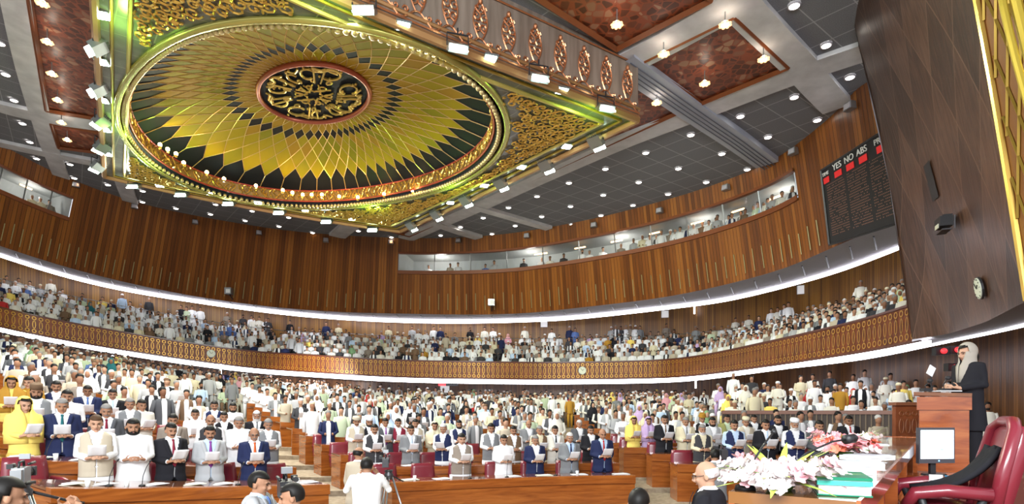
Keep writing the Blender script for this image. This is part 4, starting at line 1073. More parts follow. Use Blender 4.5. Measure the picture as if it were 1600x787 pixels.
def capshape(m,rx,ry,rz,zc,yc,keep,n=20,k=12,g=.010):
    """shell round the cranium, kept where keep(theta, height) is true"""
    vs=[];idx={}
    for i in range(k+1):
        a=PI*.72*i/k
        for j in range(n):
            q=2*PI*j/n; idx[i,j]=len(vs); vs.append(hd((rx+g)*math.sin(a)*math.cos(q),yc+(ry+g)*math.sin(a)*math.sin(q),zc+(rz+g)*math.cos(a)))
    fs=[]
    for i in range(k):
        for j in range(n):
            q=2*PI*(j+.5)/n; a=PI*.72*(i+.5)/k
            if keep(math.sin(a)*math.cos(q),math.sin(a)*math.sin(q),math.cos(a)): fs.append((idx[i,j],idx[i+1,j],idx[i+1,(j+1)%n],idx[i,(j+1)%n]))
    m.add(vs,fs)
def mk_hair(kind):
    m=MB()
    if kind=='short': capshape(m,.076,.096,.098,.115,.012,lambda x,y,z: z>.40 or y>-.05 and z>-.1 or y>.35,g=.006)
    elif kind=='bald': capshape(m,.076,.096,.098,.115,.012,lambda x,y,z: z<.25 and y>-.12 and z>-.45,g=.006)
    elif kind=='long': capshape(m,.076,.096,.098,.115,.012,lambda x,y,z: z>.60 or y>-.05,g=.012,k=14); m.tube([hd(0,.07,.12),hd(0,.085,.02),(0,.085,1.36)],[(.085,.04),(.08,.04),(.05,.02)],12)
    return thicken(m.mesh('hair',[]),.004)
def mk_brows():
    m=MB()
    for s in (-1,1): m.tube([hd(s*.014,-.091,.120),hd(s*.032,-.088,.127),hd(s*.052,-.074,.119)],[.004,.005,.003],5)
    return m.mesh('eyebrows',[],True)
def mk_eyes():
    m=MB()
    for s in (-1,1): m.ball(hd(s*.031,-.079,.104),(.013,.007,.006),8,6,M=HP)
    return m.mesh('eyes',[],True)
def mk_mouth():
    m=MB(); m.tube([hd(-.024,-.082,.040),hd(0,-.092,.038),hd(.024,-.082,.040)],[.003,.006,.003],6); return m.mesh('mouth',[],True)
def mk_moustache():
    m=MB(); m.tube([hd(-.036,-.080,.046),hd(-.014,-.094,.053),hd(.014,-.094,.053),hd(.036,-.080,.046)],[.004,.009,.009,.004],6); return m.mesh('moustache',[],True)
def mk_beard(l=.0):
    m=MB(); m.ball(hd(0,-.045,.012-l*.4),(.062,.052,.045+l),14,10,M=HP)
    for s in (-1,1): m.tube([hd(s*.070,-.005,.09),hd(s*.068,-.022,.05),hd(s*.05,-.045,.01)],[.008,.016,.022],6)
    m.tube([hd(-.036,-.080,.046),hd(0,-.094,.053),hd(.036,-.080,.046)],[.006,.009,.006],6)
    return remesh(m,.010,'beard',1)
def mk_cap(kind):
    m=MB()
    def ring(L): 
        vs=[];n=20
        for (r1,r2,z,y) in L:
            for j in range(n): q=2*PI*j/n; vs.append(hd(r1*math.cos(q),.012+y+r2*math.sin(q),z))
        fs=[(i*n+j,i*n+(j+1)%n,(i+1)*n+(j+1)%n,(i+1)*n+j) for i in range(len(L)-1) for j in range(n)]; fs.append(tuple((len(L)-1)*n+j for j in range(n))); m.add(vs,fs)
    if kind=='prayer': ring([(.084,.102,.150,0),(.086,.104,.185,0),(.078,.096,.215,.0),(.03,.04,.226,0)])
    elif kind=='pakol': ring([(.084,.102,.148,0),(.100,.118,.155,0),(.102,.120,.180,0),(.086,.104,.188,0),(.094,.112,.212,0),(.03,.04,.222,0)])
    elif kind=='karakul': ring([(.084,.102,.150,0),(.082,.108,.23,0),(.05,.10,.245,0),(.02,.09,.235,0)])
    elif kind=='turban':
        for k in range(5): ring([(.08,.10,.14+.018*k,0),(.104-.006*k,.124-.006*k,.150+.02*k,0),(.09-.006*k,.11-.006*k,.168+.02*k,0),(.03,.03,.19+.012*k,0)])
    return thicken(m.mesh('cap',[]),.003)
def mk_scarf():               # dupatta over head and shoulders
    m=MB(); capshape(m,.080,.100,.102,.115,.020,lambda x,y,z: z>.80 or y>-.30,g=.022,k=14,n=24)
    a=m.mesh('a',[]); b=MB()
    vs=[];n=26;L=[]
    for (z,rx,ry,gap) in ((1.60,.108,.118,1.5),(1.52,.108,.118,1.35),(1.46,.15,.12,.5),(1.40,.235,.145,.25),(1.28,.255,.165,.1),(1.12,.25,.175,.06),(.98,.25,.18,.05)):
        r=[]
        for j in range(n): q=-PI/2+gap*.5+(2*PI-gap)*j/(n-1); r.append((rx*math.cos(q),.015+ry*math.sin(q),z))
        L.append(r)
    b.grid(L); b.v+= []; 
    n0=len(b.v); b.v+=m.v; b.f+=[tuple(i+n0 for i in f) for f in m.f]; b.m+=[0]*len(m.f)
    bpy.data.meshes.remove(a); return thicken(b.mesh('dupatta',[]),.006)
def mk_hijab():
    m=MB(); capshape(m,.080,.100,.102,.115,.020,lambda x,y,z: z>.80 or y>-.45,g=.018,k=14,n=24); L=[]
    for (z,rx,ry,gap) in ((1.60,.100,.110,1.3),(1.53,.09,.10,.9),(1.46,.10,.10,.3),(1.40,.12,.13,.1),(1.30,.11,.14,.1),(1.18,.08,.145,.1)):
        L.append([(rx*math.cos(q),.0+ry*math.sin(q),z) for q in [-PI/2+gap*.5+(2*PI-gap)*j/25 for j in range(26)]])
    m.grid(L); return thicken(m.mesh('hijab',[]),.006)
def cl(name,c,rough=.85): return mat(name,c,rough,spec=.2)
SK=[cl('skin_warm',(.36,.19,.115),.55),cl('skin_light',(.48,.28,.185),.55),cl('skin_deep',(.24,.115,.065),.55)]
for _m in SK: _m.node_tree.nodes['Principled BSDF'].inputs['Subsurface Weight'].default_value=0
K_={'white':(.80,.81,.82),'offwhite':(.70,.68,.60),'cream':(.66,.60,.42),'beige':(.48,.42,.32),'grey':(.20,.21,.22),'lightgrey':(.40,.41,.42),'darkgrey':(.085,.09,.10),'black':(.014,.014,.018),
 'navy':(.018,.025,.075),'blue':(.10,.17,.40),'lightblue':(.48,.62,.80),'brown':(.16,.10,.06),'taupe':(.26,.22,.18),'mustard':(.42,.22,.03),'yellow':(.85,.66,.16),'olive':(.28,.28,.10),'red':(.42,.03,.03),'maroon':(.22,.02,.04),
 'lilac':(.52,.38,.62),'teal':(.02,.13,.15),'green':(.22,.38,.20),'purple':(.22,.05,.28),'orange':(.62,.12,.03),'palegreen':(.50,.60,.42),'charcoal':(.045,.045,.05),'pink':(.7,.35,.40)}
def C(n): return cl('cloth_'+n,K_[n])
HR={'black':cl('hair_black',(.010,.009,.008),.5),'grey':cl('hair_grey',(.22,.21,.20),.7),'white':cl('hair_white',(.55,.54,.52),.7),'brown':cl('hair_brown',(.075,.04,.02),.6)}
M_paper=mat('paper',(.74,.76,.78),.6); M_eye=mat('eye_dark',(.03,.02,.015),.2); M_lip=mat('lips',(.28,.10,.08),.5); M_shoe=mat('shoe_leather',(.02,.015,.012),.3)
def attach(key,fn,m_,par,name=None):
    me=P_(key,fn)
    if len(me.materials)==0: me.materials.append(m_)
    o=obj(name or key.split('|')[0],me,par); o.material_slots[0].link='OBJECT'; o.material_slots[0].material=m_; return o
SH=[]                          # sheets of paper, held by people
def person(loc,rz,label,outfit='kameez',shirt='white',outer=None,tie=None,legs=None,skin=0,hair='short',hc='black',cap=None,capc='white',face='',pose='read',h=1.,w=1.,group=None,seated=False,paper=True,name='person',glasses=False,hijab=''):
    t_=thing(name,label,'person',loc,rz,group); t_.scale=(h*w,h*w,h)
    attach(f'body|{pose}{seated}',lambda: mk_body(pose,seated),SK[skin],t_)
    attach('eyebrows',mk_brows,HR[hc],t_); attach('eyes',mk_eyes,M_eye,t_); attach('mouth',mk_mouth,M_lip,t_)
    woman=outfit=='woman'
    if not woman and hair: attach(f'hair|{hair}',lambda: mk_hair(hair),HR[hc],t_)
    if woman: attach('hair|long',lambda: mk_hair('long'),HR[hc],t_)
    if 'm' in face: attach('moustache',mk_moustache,HR[hc],t_)
    if 'b' in face: attach('beard',mk_beard,HR['black' if hc=='black' else hc],t_)
    if 'B' in face: attach('beard|long',lambda: mk_beard(.03),HR['white' if hc in('white','grey') else hc],t_)
    if cap: attach(f'cap|{cap}',lambda: mk_cap(cap),C(capc),t_,{'prayer':'cap','pakol':'flat_cap','karakul':'cap','turban':'turban'}[cap])
    if outfit in('kameez','vest','woman'):
        attach(f'shirt|long{pose}',lambda: mk_shirt(pose,True),C(shirt),t_,'tunic')
        attach('trousers|sit' if seated else 'trousers|wide',mk_sit_trousers if seated else (lambda: mk_trousers(True)),C(legs or shirt),t_)
        if outfit=='vest': attach('waistcoat',mk_vest,C(outer),t_)
        if woman: attach('dupatta'+hijab,mk_hijab if hijab else mk_scarf,C(outer or shirt),t_,'head_scarf')
        else: attach('collar',mk_collar,C(shirt),t_)
    else:
        attach(f'shirt|short{pose}',lambda: mk_shirt(pose,False,.025),C(shirt),t_,'shirt')
        attach('trousers|sit' if seated else 'trousers|slim',mk_sit_trousers if seated else (lambda: mk_trousers(False)),C(legs or outer or 'charcoal'),t_)
        attach('collar',mk_collar,C(shirt),t_)
        if outfit=='suit':
            attach(f'suit_jacket|{pose}',lambda: mk_jacket(pose),C(outer),t_); attach('lapels',mk_lapels,C(outer),t_)
            if tie: attach('tie',mk_tie,C(tie),t_)
    if glasses:
        def g_():
            m=MB()
            for s in (-1,1): m.tube([hd(s*.033+.021*math.cos(a),-.098,.103+.015*math.sin(a)) for a in np.linspace(0,2*PI,13)],.0022,4,cap=False); m.tube([hd(s*.054,-.096,.105),hd(s*.078,.0,.10)],.002,4)
            m.tube([hd(-.012,-.099,.106),hd(.012,-.099,.106)],.002,4); return m.mesh('glasses',[],True)
        attach('glasses',g_,M_dmetal,t_)
    attach(f'shoes|{seated}',lambda: mk_shoes(seated),M_shoe,t_)
    if paper and pose=='read':
        def pp():
            m=MB(); q=[]
            for i in range(7):
                v=i/6; y=-.33-.15*v; z=1.135+.16*v-.012*math.sin(PI*v); q.append([(x,y+.01*math.cos(x*20),z) for x in np.linspace(-.105,.105,5)])
            m.grid(q); me=thicken(m.mesh('sheet_of_paper',[M_paper]),.0015); return me
        p=obj('sheet_of_paper',P_('paper',pp),None,loc,rz,('white sheet held by '+label if len(label.split())<=12 else 'sheet held by '+' '.join(label.split()[:13]).rstrip(',')),'paper','printed sheets in the hands of members'); p.scale=(h*w,h*w,h)
        SH.append(p)
    return t_
def facing(p,tx=1.0,ty=-2.0): # rotation that turns a figure (modelled facing -Y) towards a spot
    return math.atan2(tx-p[0],-(ty-p[1]))
HAND=[]                        # handcrafted people: block row k, photo column, label, options
def M_(k,x,label,dR=0,turn=0,**kw): HAND.append((k,x,label,dR,turn,kw))
# left block
M_(0,150,'man in beige waistcoat over white tunic at left end of the front desk',outfit='vest',outer='beige',hc='brown',skin=1,h=1.0)
M_(0,208,'heavy man in plain white tunic, second from the left at the front desk',outfit='kameez',hc='black',face='b',w=1.07,paper=False)
M_(0,267,'man in black suit and dark red tie in the front row',outfit='suit',outer='black',tie='maroon',face='m',h=.99,turn=.25,skin=0)
M_(0,328,'man in light grey suit and purple tie in the front row',outfit='suit',outer='lightgrey',shirt='lightblue',tie='purple',face='m',h=.99)
M_(0,397,'bald man in navy suit and orange tie, right end of left front desk',outfit='suit',outer='navy',tie='orange',hair='bald',hc='grey',face='m',glasses=True,h=1.0)
M_(1,38,'woman in bright yellow tunic with head scarf at the left, second row',outfit='woman',shirt='yellow',outer='yellow',skin=1,h=.96,turn=.3)
M_(1,97,'grey-haired man in navy suit and teal tie holding a sheet, second row',outfit='suit',outer='navy',tie='teal',hc='grey',h=1.0)
M_(1,166,'grey-haired man in dark grey suit and maroon tie, second row',outfit='suit',outer='darkgrey',tie='maroon',hc='grey',face='m',h=1.0)
M_(1,270,'black-haired man in taupe jacket behind the black suit, left block',outfit='suit',outer='taupe',tie=None,h=.97)
M_(1,329,'moustached man in black waistcoat over white tunic, left block',outfit='vest',outer='charcoal',face='m',hair='bald',hc='black',paper=False)
M_(1,373,'grey-haired stout man in all-white tunic, left block second row',outfit='kameez',hc='grey',w=1.07,paper=False)
M_(1,419,'grey-haired man in mid-grey waistcoat at the aisle, left block',outfit='vest',outer='grey',hc='grey',face='m')
M_(2,57,'bearded man in grey waistcoat with dark brown cap, left block',outfit='vest',outer='grey',face='b',cap='karakul',capc='brown',w=1.05)
M_(2,105,'man in loose white tunic behind the navy suit, left block',outfit='kameez',face='m',w=1.05)
M_(2,203,'grey-haired man in open grey waistcoat, left block third row',outfit='vest',outer='grey',hc='grey')
M_(2,221,'dark-haired man in cream-white tunic, left block third row',outfit='kameez',shirt='offwhite',turn=.3)
M_(2,305,'man in white tunic bent over his sheet, left block third row',outfit='kameez',h=.95)
M_(2,350,'young man in open dark waistcoat, left block third row',outfit='vest',outer='black',h=.95)
M_(2,401,'white-bearded man in black suit, left block third row by the aisle',outfit='suit',outer='black',tie='grey',face='B',hc='white')
M_(3,18,'woman in patterned yellow head scarf at the left edge, fourth row',outfit='woman',shirt='yellow',outer='mustard',h=.96)
M_(3,46,'clean-shaven man in mustard brown sweater, left block',outfit='kameez',shirt='mustard',legs='brown',hc='black',skin=1,turn=-.4,paper=False)
M_(3,88,'moustached man in navy waistcoat with white sleeves, left block',outfit='vest',outer='navy',face='m')
M_(3,137,'man in navy suit with bright blue tie, left block fourth row',outfit='suit',outer='navy',tie='blue',skin=2)
M_(3,176,'young man in black suit with pale blue tie, left block',outfit='suit',outer='black',tie='lightblue')
M_(3,335,'moustached man in navy waistcoat, left block fourth row',outfit='vest',outer='navy',face='m')
M_(3,364,'man in white tunic looking down, left block fourth row by the aisle',outfit='kameez',face='b')
# middle block
M_(0,721,'man in taupe waistcoat at left end of the middle front desk',outfit='vest',outer='taupe',hc='black',skin=1,w=1.06)
M_(0,787,'young man in plain white tunic at the middle front desk',outfit='kameez',hc='black',h=.98)
M_(0,836,'grey-haired man in black jacket and open white shirt, middle front desk',outfit='suit',outer='navy',tie=None,hc='grey',h=.97)
M_(0,890,'grey-haired man in grey suit and navy tie, middle front desk',outfit='suit',outer='grey',tie='navy',shirt='lightblue',hc='white',h=1.0)
M_(0,941,'tall man in navy suit with red patterned tie, right end of middle front desk',outfit='suit',outer='navy',shirt='lightblue',tie='red',hair='bald',hc='black',h=1.05)
M_(1,585,'moustached man in black waistcoat at left end of the second middle desk',outfit='vest',outer='charcoal',face='m')
M_(1,642,'man in grey suit with pale blue tie, second middle row',outfit='suit',outer='grey',tie='lightblue')
M_(1,693,'white-haired man in quilted navy waistcoat, second middle row',outfit='vest',outer='navy',hc='white',h=1.03,turn=-.4)
M_(1,767,'man in dark grey waistcoat behind the plain white tunic',outfit='vest',outer='grey',hc='black',h=1.04,paper=False)
M_(1,802,'moustached man in brown waistcoat, second middle row',outfit='vest',outer='brown',face='m',paper=False)
M_(1,843,'bushy-haired man in dark waistcoat over cream tunic, second middle row',outfit='vest',outer='brown',shirt='cream',hc='grey')
M_(1,867,'man in pale beige suit and black tie, second middle row',outfit='suit',outer='offwhite',tie='black')
M_(1,923,'man in black suit behind the tall navy suit',outfit='suit',outer='black',face='m',hc='black')
M_(2,557,'man in beige waistcoat and beige flat cap, middle block',outfit='vest',outer='beige',cap='pakol',capc='beige',face='m')
M_(2,577,'bearded man in black waistcoat and white cap, middle block',outfit='vest',outer='black',cap='prayer',face='b')
M_(2,602,'man in dark grey suit and mauve tie, middle block third row',outfit='suit',outer='darkgrey',tie='purple')
M_(2,622,'man in black waistcoat with a red scarf round his neck',outfit='vest',outer='maroon',face='m')
M_(2,649,'moustached man in khaki waistcoat, middle block third row',outfit='vest',outer='beige',face='m')
M_(2,679,'woman in pale yellow head scarf reading, middle block',outfit='woman',shirt='cream',outer='cream',h=.96)
M_(2,717,'bearded man in navy waistcoat, middle block third row',outfit='vest',outer='navy',face='b')
M_(2,826,'bald man in mid grey suit, middle block third row',outfit='suit',outer='grey',hair='bald')
M_(2,905,'old man in dark grey jacket, middle block third row',outfit='suit',outer='darkgrey',hc='white')
# right block
M_(0,1097,'grey-bearded man in black waistcoat over cream tunic, right block',outfit='vest',outer='charcoal',shirt='cream',face='B',hc='grey',h=.97,paper=False)
M_(0,1147,'moustached man in navy waistcoat with pale blue tunic, right block',outfit='vest',outer='navy',shirt='lightblue',face='m',h=1.03)
M_(0,1196,'man in black suit with pale blue tie reading, right block',outfit='suit',outer='black',shirt='white',tie='lightblue',h=1.04)
M_(0,1241,'man in navy waistcoat and tall white cap, right block',outfit='vest',outer='navy',cap='prayer',face='B',hc='white',h=1.05)
M_(0,1280,'moustached man in dark grey tunic, right block front row',outfit='kameez',shirt='darkgrey',face='m',h=1.03)
M_(1,1038,'man in black suit at the aisle, right block',outfit='suit',outer='black',tie='brown',face='m',h=1.03)
M_(1,1071,'man in cream suit holding a sheet, right block second row',outfit='suit',outer='cream',tie='grey',hc='grey')
M_(1,1113,'black-bearded man in slate waistcoat, right block second row',outfit='vest',outer='lightgrey',face='b')
M_(1,1165,'man in beige waistcoat and cream cap, right block second row',outfit='vest',outer='beige',shirt='offwhite',cap='prayer',capc='cream',hc='grey')
M_(1,1215,'bearded man in black suit behind the white sheet, right block',outfit='suit',outer='black',face='b',h=1.03)
M_(1,1326,'man in black suit with red tie at the right end of the members rows',outfit='suit',outer='black',tie='red',skin=2,h=1.03)
M_(2,990,'woman in bright yellow dress with long dark hair by the aisle',outfit='woman',shirt='yellow',outer='yellow',h=.96)
M_(2,1013,'woman in lilac dress and head scarf reading a sheet, right block',outfit='woman',shirt='lilac',outer='lilac',h=.95)
M_(2,1097,'man in black waistcoat and yellow turban, right block third row',outfit='vest',outer='black',cap='turban',capc='mustard')
M_(2,1136,'man in olive green suit, right block third row',outfit='suit',outer='olive',shirt='palegreen')
M_(2,1178,'man in black suit holding a sheet high, right block third row',outfit='suit',outer='black')
RP=.93
taken=[]
def chair_at(R,th,z,label):
    p=polar(R,th); t_=thing('leather_chair',label,'chair',up(p,z),facing(p,3,3),'maroon leather chairs behind the members desks')
    def c1():
        m=MB(); m.box((0,.02,.46),(.54,.50,.12)); me=m.mesh('seat',[M_leather]); return me
    def c2():
        m=MB(); q=[]
        for i in range(7):
            z=.5+.52*i/6; w=.28-.03*(i/6)**3; q.append([(x*w,.26+.05*i/6-.03*(1-x*x),z) for x in np.linspace(-1,1,7)])
        m.grid(q); return thicken(m.mesh('backrest',[M_leather]),.07)
    def c3(s):
        m=MB(); m.tube([(s*.29,.22,.70),(s*.30,-.05,.69),(s*.30,-.20,.66),(s*.29,-.20,.45)],[(.035,.03)]*4,8); return m.mesh('armrest',[M_leather],True)
    def c4():
        m=MB(); m.tube([(0,.02,.05),(0,.02,.40)],.035,8)
        for k in range(5): a=2*PI*k/5; m.tube([(0,.02,.07),(.27*math.cos(a),.02+.27*math.sin(a),.03)],.022,5)
        return m.mesh('pedestal',[M_dmetal])
    obj('seat',P_('c1',c1),t_); obj('backrest',P_('c2',c2),t_); obj('armrest',P_('c3a',lambda:c3(1)),t_); obj('armrest',P_('c3b',lambda:c3(-1)),t_); obj('pedestal',P_('c4',c4),t_)
M_leather=mat('maroon_leather',(.19,.018,.03),.28,coat=.3)
for k,x,label,dR,turn,kw in HAND:
    R=R_D+RP+PR*k+dR; th=th_at(x,R); p=polar(R,th); z=fz(k,'right' if th>rad(-.5) else ''); taken.append((k,th*R))
    person(up(p,z),facing(p,4.5-2*max(0,-p[0])/12,-4)+turn,label,**kw)
for k in range(4):
    for nm,(a,b2) in row_spans(k):
        R=R_D+1.22+PR*k; n=int((b2-a)*R/.80); j=0
        for i in range(n):
            th=a+(i+.5)*(b2-a)/n; q=polar(R,th); x=800+900*q[0]/q[1] if q[1]>1 else -999
            if -20<x<1300:
                j+=1; chair_at(R,th,fz(k,nm),f'{ordn[min(j-1,58)]} maroon chair from the left, {ordn[k]} row, {nm} block')
# ------------------------------------------------------------------ the crowd behind: simple small figures
def lite(kind):
    m=MB(); n=7
    woman='woman' in kind; sit='sit' in kind; stretch=0
    def R_(L,mi,n=8,cap=False):
        m.rings(L,n,mi,cap)
    H0=.43 if sit else 0.
    # legs
    if sit:
        for s in (-1,1): m.tube([(s*.09,.02,.50),(s*.12,-.40,.49),(s*.12,-.45,.04)],[.10,.085,.06],5,5)
    elif woman: R_([(0,0,.04,.19,.17),(0,0,.5,.18,.15),(0,0,.9,.17,.12)],5)
    else:
        for s in (-1,1): m.tube([(s*.09,.0,.04),(s*.09,.0,.5),(s*.08,0,.9)],[.06,.085,.10],5,5)
    z0=-.41 if sit else 0.
    low=.78 if not sit else .88
    # torso, front strip in shirt colour, rest in outer colour
    L=[(low,.19,.135),(1.0,.178,.135),(1.22,.19,.125),(1.38,.205,.105),(1.45,.12,.075)]
    nn=10; vs=[]
    for z,rx,ry in L:
        for j in range(nn): q=2*PI*(j+.5)/nn-PI/2-PI/nn*0; vs.append((rx*math.cos(q),ry*math.sin(q),z+z0))
    fs=[];mi=[]
    for i in range(len(L)-1):
        for j in range(nn): fs.append((i*nn+j,i*nn+(j+1)%nn,(i+1)*nn+(j+1)%nn,(i+1)*nn+j)); mi.append(2 if (j==nn-1) else 3)
    b0=len(m.v); m.v+=vs; m.f+=[tuple(b0+i for i in f) for f in fs]; m.m+=mi
    m.f.append(tuple(b0+4*nn+j for j in range(nn))); m.m.append(3)
    # arms
    for s in (-1,1):
        e=(s*.13,-.27,1.08) if 'down' not in kind else (s*.24,-.05,.86)
        m.tube([(s*.17,0,1.41+z0),(s*.24,.03,1.14+z0),(e[0],e[1],e[2]+z0)],[.065,.058,.045],6,4)
        m.ball((e[0]*.75,e[1]-.03,e[2]+z0-(.06 if 'down' in kind else -.01)),(.035,.04,.04),5,3,0)
    m.tube([(0,.01,1.44+z0),(0,.0,1.53+z0)],.056,6,0,False)
    m.ball((0,-.01,1.615+z0),(.075,.092,.118),8,6,0)
    if woman:
        m.ball((0,.022,1.635+z0),(.105,.105,.135),8,6,1); R_([(0,.03,1.28+z0,.23,.14),(0,.03,1.45+z0,.17,.12),(0,.03,1.56+z0,.10,.09)],1)
        m.ball((0,-.055,1.60+z0),(.062,.05,.095),7,5,0)
    elif 'cap' in kind: m.ball((0,.005,1.69+z0),(.092,.108,.072),8,5,1)
    elif 'beard' in kind: m.ball((0,.014,1.682+z0),(.086,.10,.082),8,5,1); m.ball((0,-.055,1.54+z0),(.055,.05,.055),6,4,1)
    else: m.ball((0,.014,1.682+z0),(.086,.100,.082),8,5,1)
    m.v=[(x,y,z) for x,y,z in m.v]; return m
LK={k:lite(k) for k in ('read','read cap','read beard','down','down cap','sit','sit cap','sit beard','woman','sit woman')}
PAL=[]; PI_={}
def pal(m):
    if m.name not in PI_: PI_[m.name]=len(PAL); PAL.append(m)
    return PI_[m.name]
rc_=random.Random(11)
def outfit(area):
    """materials for skin, hair/headwear, shirt, outer, sleeve, legs and words for the label"""
    r=rc_.random(); sk=rc_.choices(SK,(5,2,3))[0]; hn=rc_.choices(('black','grey','white'),(8,2,1))[0]
    if area=='member':
        if r<.34: sh=rc_.choice(('white','white','offwhite')); o=rc_.choice(('charcoal','black','navy','grey','darkgrey','beige','brown','lightgrey')); return sk,hn,[sh,o,sh,sh],f'{o} waistcoat'
        if r<.60: o=rc_.choice(('black','navy','darkgrey','grey','charcoal','beige','taupe')); return sk,hn,['white',o,o,o],f'{o} suit'
        o=rc_.choice(('white','white','white','offwhite','cream','lightgrey','beige','palegreen','lightblue')); return sk,hn,[o]*4,f'plain {o} tunic'
    o=rc_.choices(('white','offwhite','cream','lightblue','beige','lightgrey','grey','charcoal','black','yellow','taupe','blue','palegreen','brown','red','lilac','mustard','navy'),(42,24,9,5,6,8,5,8,7,1.5,5,2,1.5,3,1,.6,1,3))[0]
    lg=o if r<.6 else rc_.choice(('charcoal','black','brown','grey',o))
    if r>.9: v=rc_.choice(('black','grey','navy','charcoal')); return sk,hn,['white',v,'white','white'],f'{v} waistcoat'
    return sk,hn,[o,o,o,lg],f'{o} shirt'
CAND=[]                        # (D, position, rz, kind, materials, label)
def cand(p,rz,area,where,sit=None,pwoman=.1,z=None):
    sk,hn,c,words=outfit(area); woman=rc_.random()<pwoman; q=rc_.random()
    base='sit' if sit else rc_.choice(('read','read','down') if area=='member' else ('down','read'))
    if woman:
        col=rc_.choice(('white','offwhite','yellow','pink','lilac','black','palegreen','green','red','cream','lightblue','teal')); kind='sit woman' if sit else 'woman'; mats=[sk,C(col),C(col),C(col),C(col),C(rc_.choice((col,'white')))]; lab=f'woman in {col} dress and head scarf, {where}'
    else:
        cap=q<.13; beard=.13<=q<.22 and base!='down'
        hm=C(rc_.choice(('white','white','cream','brown'))) if cap else HR[hn]
        kind=base+(' cap' if cap else ' beard' if beard else ''); mats=[sk,hm]+[C(x) for x in c]
        lab=f"{'bearded ' if beard else ''}man in {words}{' and cap' if cap else ''}, {where}"
    lab=lab.replace('offwhite','off-white').replace('lightblue','light blue').replace('lightgrey','light grey').replace('darkgrey','dark grey').replace('palegreen','pale green')
    CAND.append((math.hypot(p[0],p[1]),tuple(p),rz+rc_.uniform(-.35,.35),kind,mats,lab,rc_.uniform(.95,1.04)))
def pxx(q): return 800+900*q[0]/q[1] if q[1]>1 else -9999
for k in range(2,NROW):
    for nm,(a,b2) in row_spans(k):
        R=R_D+RP+PR*k; n=int((b2-a)*R/(.86 if k<6 else .72)); j=0
        for i in range(n):
            th=a+(i+.5)*(b2-a)/n; q=polar(R+rc_.uniform(-.08,.12),th)
            if not -25<pxx(q)<1400: continue
            if any(kk==k and abs(s-th*R)<.62 for kk,s in taken): continue
            if rc_.random()<.06: continue
            j+=1; cand(up(q,fz(k,nm)),facing(q,3.5,-3),'member',f'{ordn[k]} row, {nm} block, {ordn[min(j-1,58)]} from left')
for k in range(0,NG+5):
    R=RG+.45+1.15*k; s0=max(th_at(-30,R),rad(-112)); 
    n=int((th_at(1125,R)-s0)*R/.60); z=min(gz(k),H1-2.1); j=0
    for i in range(n):
        th=s0+(i+.5)*(th_at(1125,R)-s0)/n; q=polar(R,th); x=pxx(q)
        d=np.hypot(*(rear-q).T).min(); inside_=np.hypot(*(q-cen))<np.hypot(*(rear[np.argmin(np.hypot(*(rear-q).T))]-cen))
        if d<.5 or not inside_: continue
        if rc_.random()<.10: continue
        j+=1; cand(up(q,z),facing(q,2,-2),'public',f'{ordn[k]} public row, {ordn[min(j-1,58)]} from left',sit=rc_.random()<.35,pwoman=.06)
for k in range(7):
    R=RR+.62+1.0*k; s0,s1=a0+.01,rad(62); n=int((s1-s0)*R/.62); j=0
    for i in range(n):
        th=s0+(i+.5)*(s1-s0)/n; q=polar(R,th)
        if not 1000<pxx(q)<1640 or q[1]<10: continue
        d=np.hypot(*(rear-q).T).min()
        if d<.4 or rc_.random()<.13: continue
        if np.hypot(*(q-cen))>np.hypot(*(rear[np.argmin(np.hypot(*(rear-q).T))]-cen)): continue
        j+=1; cand(up(q,GZR(k)),facing(q,0,0),'public',f'{ordn[k]} row behind the rail, {ordn[min(j-1,58)]} from left',sit=rc_.random()<.78,pwoman=.14)
GR1=byx(R1,np.linspace(-25,1428,600))
for k in range(6):
    P=offset(GR1,.15+.88*k+.42); Q,s_g=resamp(P,int(resamp(P,2)[1][-1]/.53))
    for i,q in enumerate(Q):
        if rc_.random()<(.10 if k<5 else .30): continue
        st=(k==5 and rc_.random()<.22) or rc_.random()<.03
        cand(up(q+np.array([rc_.uniform(-.06,.06),0]),UZ(k)),facing(q,0,0),'public','',sit=not st,pwoman=.03)
PK5=offset(GR1,.15+.88*5+.45)
for x in (233,283,300,313,355,380,393,405,416,453,820,890,955,962,970,978,985,993,1000,1205,1215,1225,1232,1345):
    q=byx(PK5,np.array([x+0.]))[0]; cand(up(q,UZ(5)+.12),facing(q,0,0),'public','',sit=False,pwoman=0)
# spectators behind the booth glass
for x in list(np.linspace(1000,1235,26))+[662,700,712,755,770,815,838,850,873,905,915,935,965,985,48,60,75]:
    q=WP(x,S0+.0,.75+rc_.random()*.5); q=Vector((q.x,q.y,q.z+.14)); 
    cand(q-Vector((0,0,.80 if 975<x<1240 else 1.0)),facing(q,0,0),'public','',sit=False,pwoman=0)
CAND.sort(key=lambda c:c[0])
ind=[c for c in CAND if c[5] and not c[5].endswith(', ')]
NIND=298-len(HAND)-9
chosen=ind[:NIND]; rest_ids=set(id(c) for c in chosen)
for D,p,rz,kind,mats,lab,h in chosen:
    me=P_('L|'+kind,lambda: LK[kind].mesh('person',SK[:1]*6,True))
    o=obj('person',me,None,p,rz,lab,'person','people standing and sitting in the rows'); o.scale=(h,h,h)
    setmats(o,mats)
    if kind.startswith('read') and D<21 and rc_.random()<.5:
        s_=obj('sheet_of_paper',P_('paper',None),None,p,rz,'white sheet held by '+' '.join(lab.split()[:12]).rstrip(','),'paper','printed sheets in the hands of members'); s_.scale=(h,h,h)
V=[];Fv=[];Fs=[];Mi=[];base=0
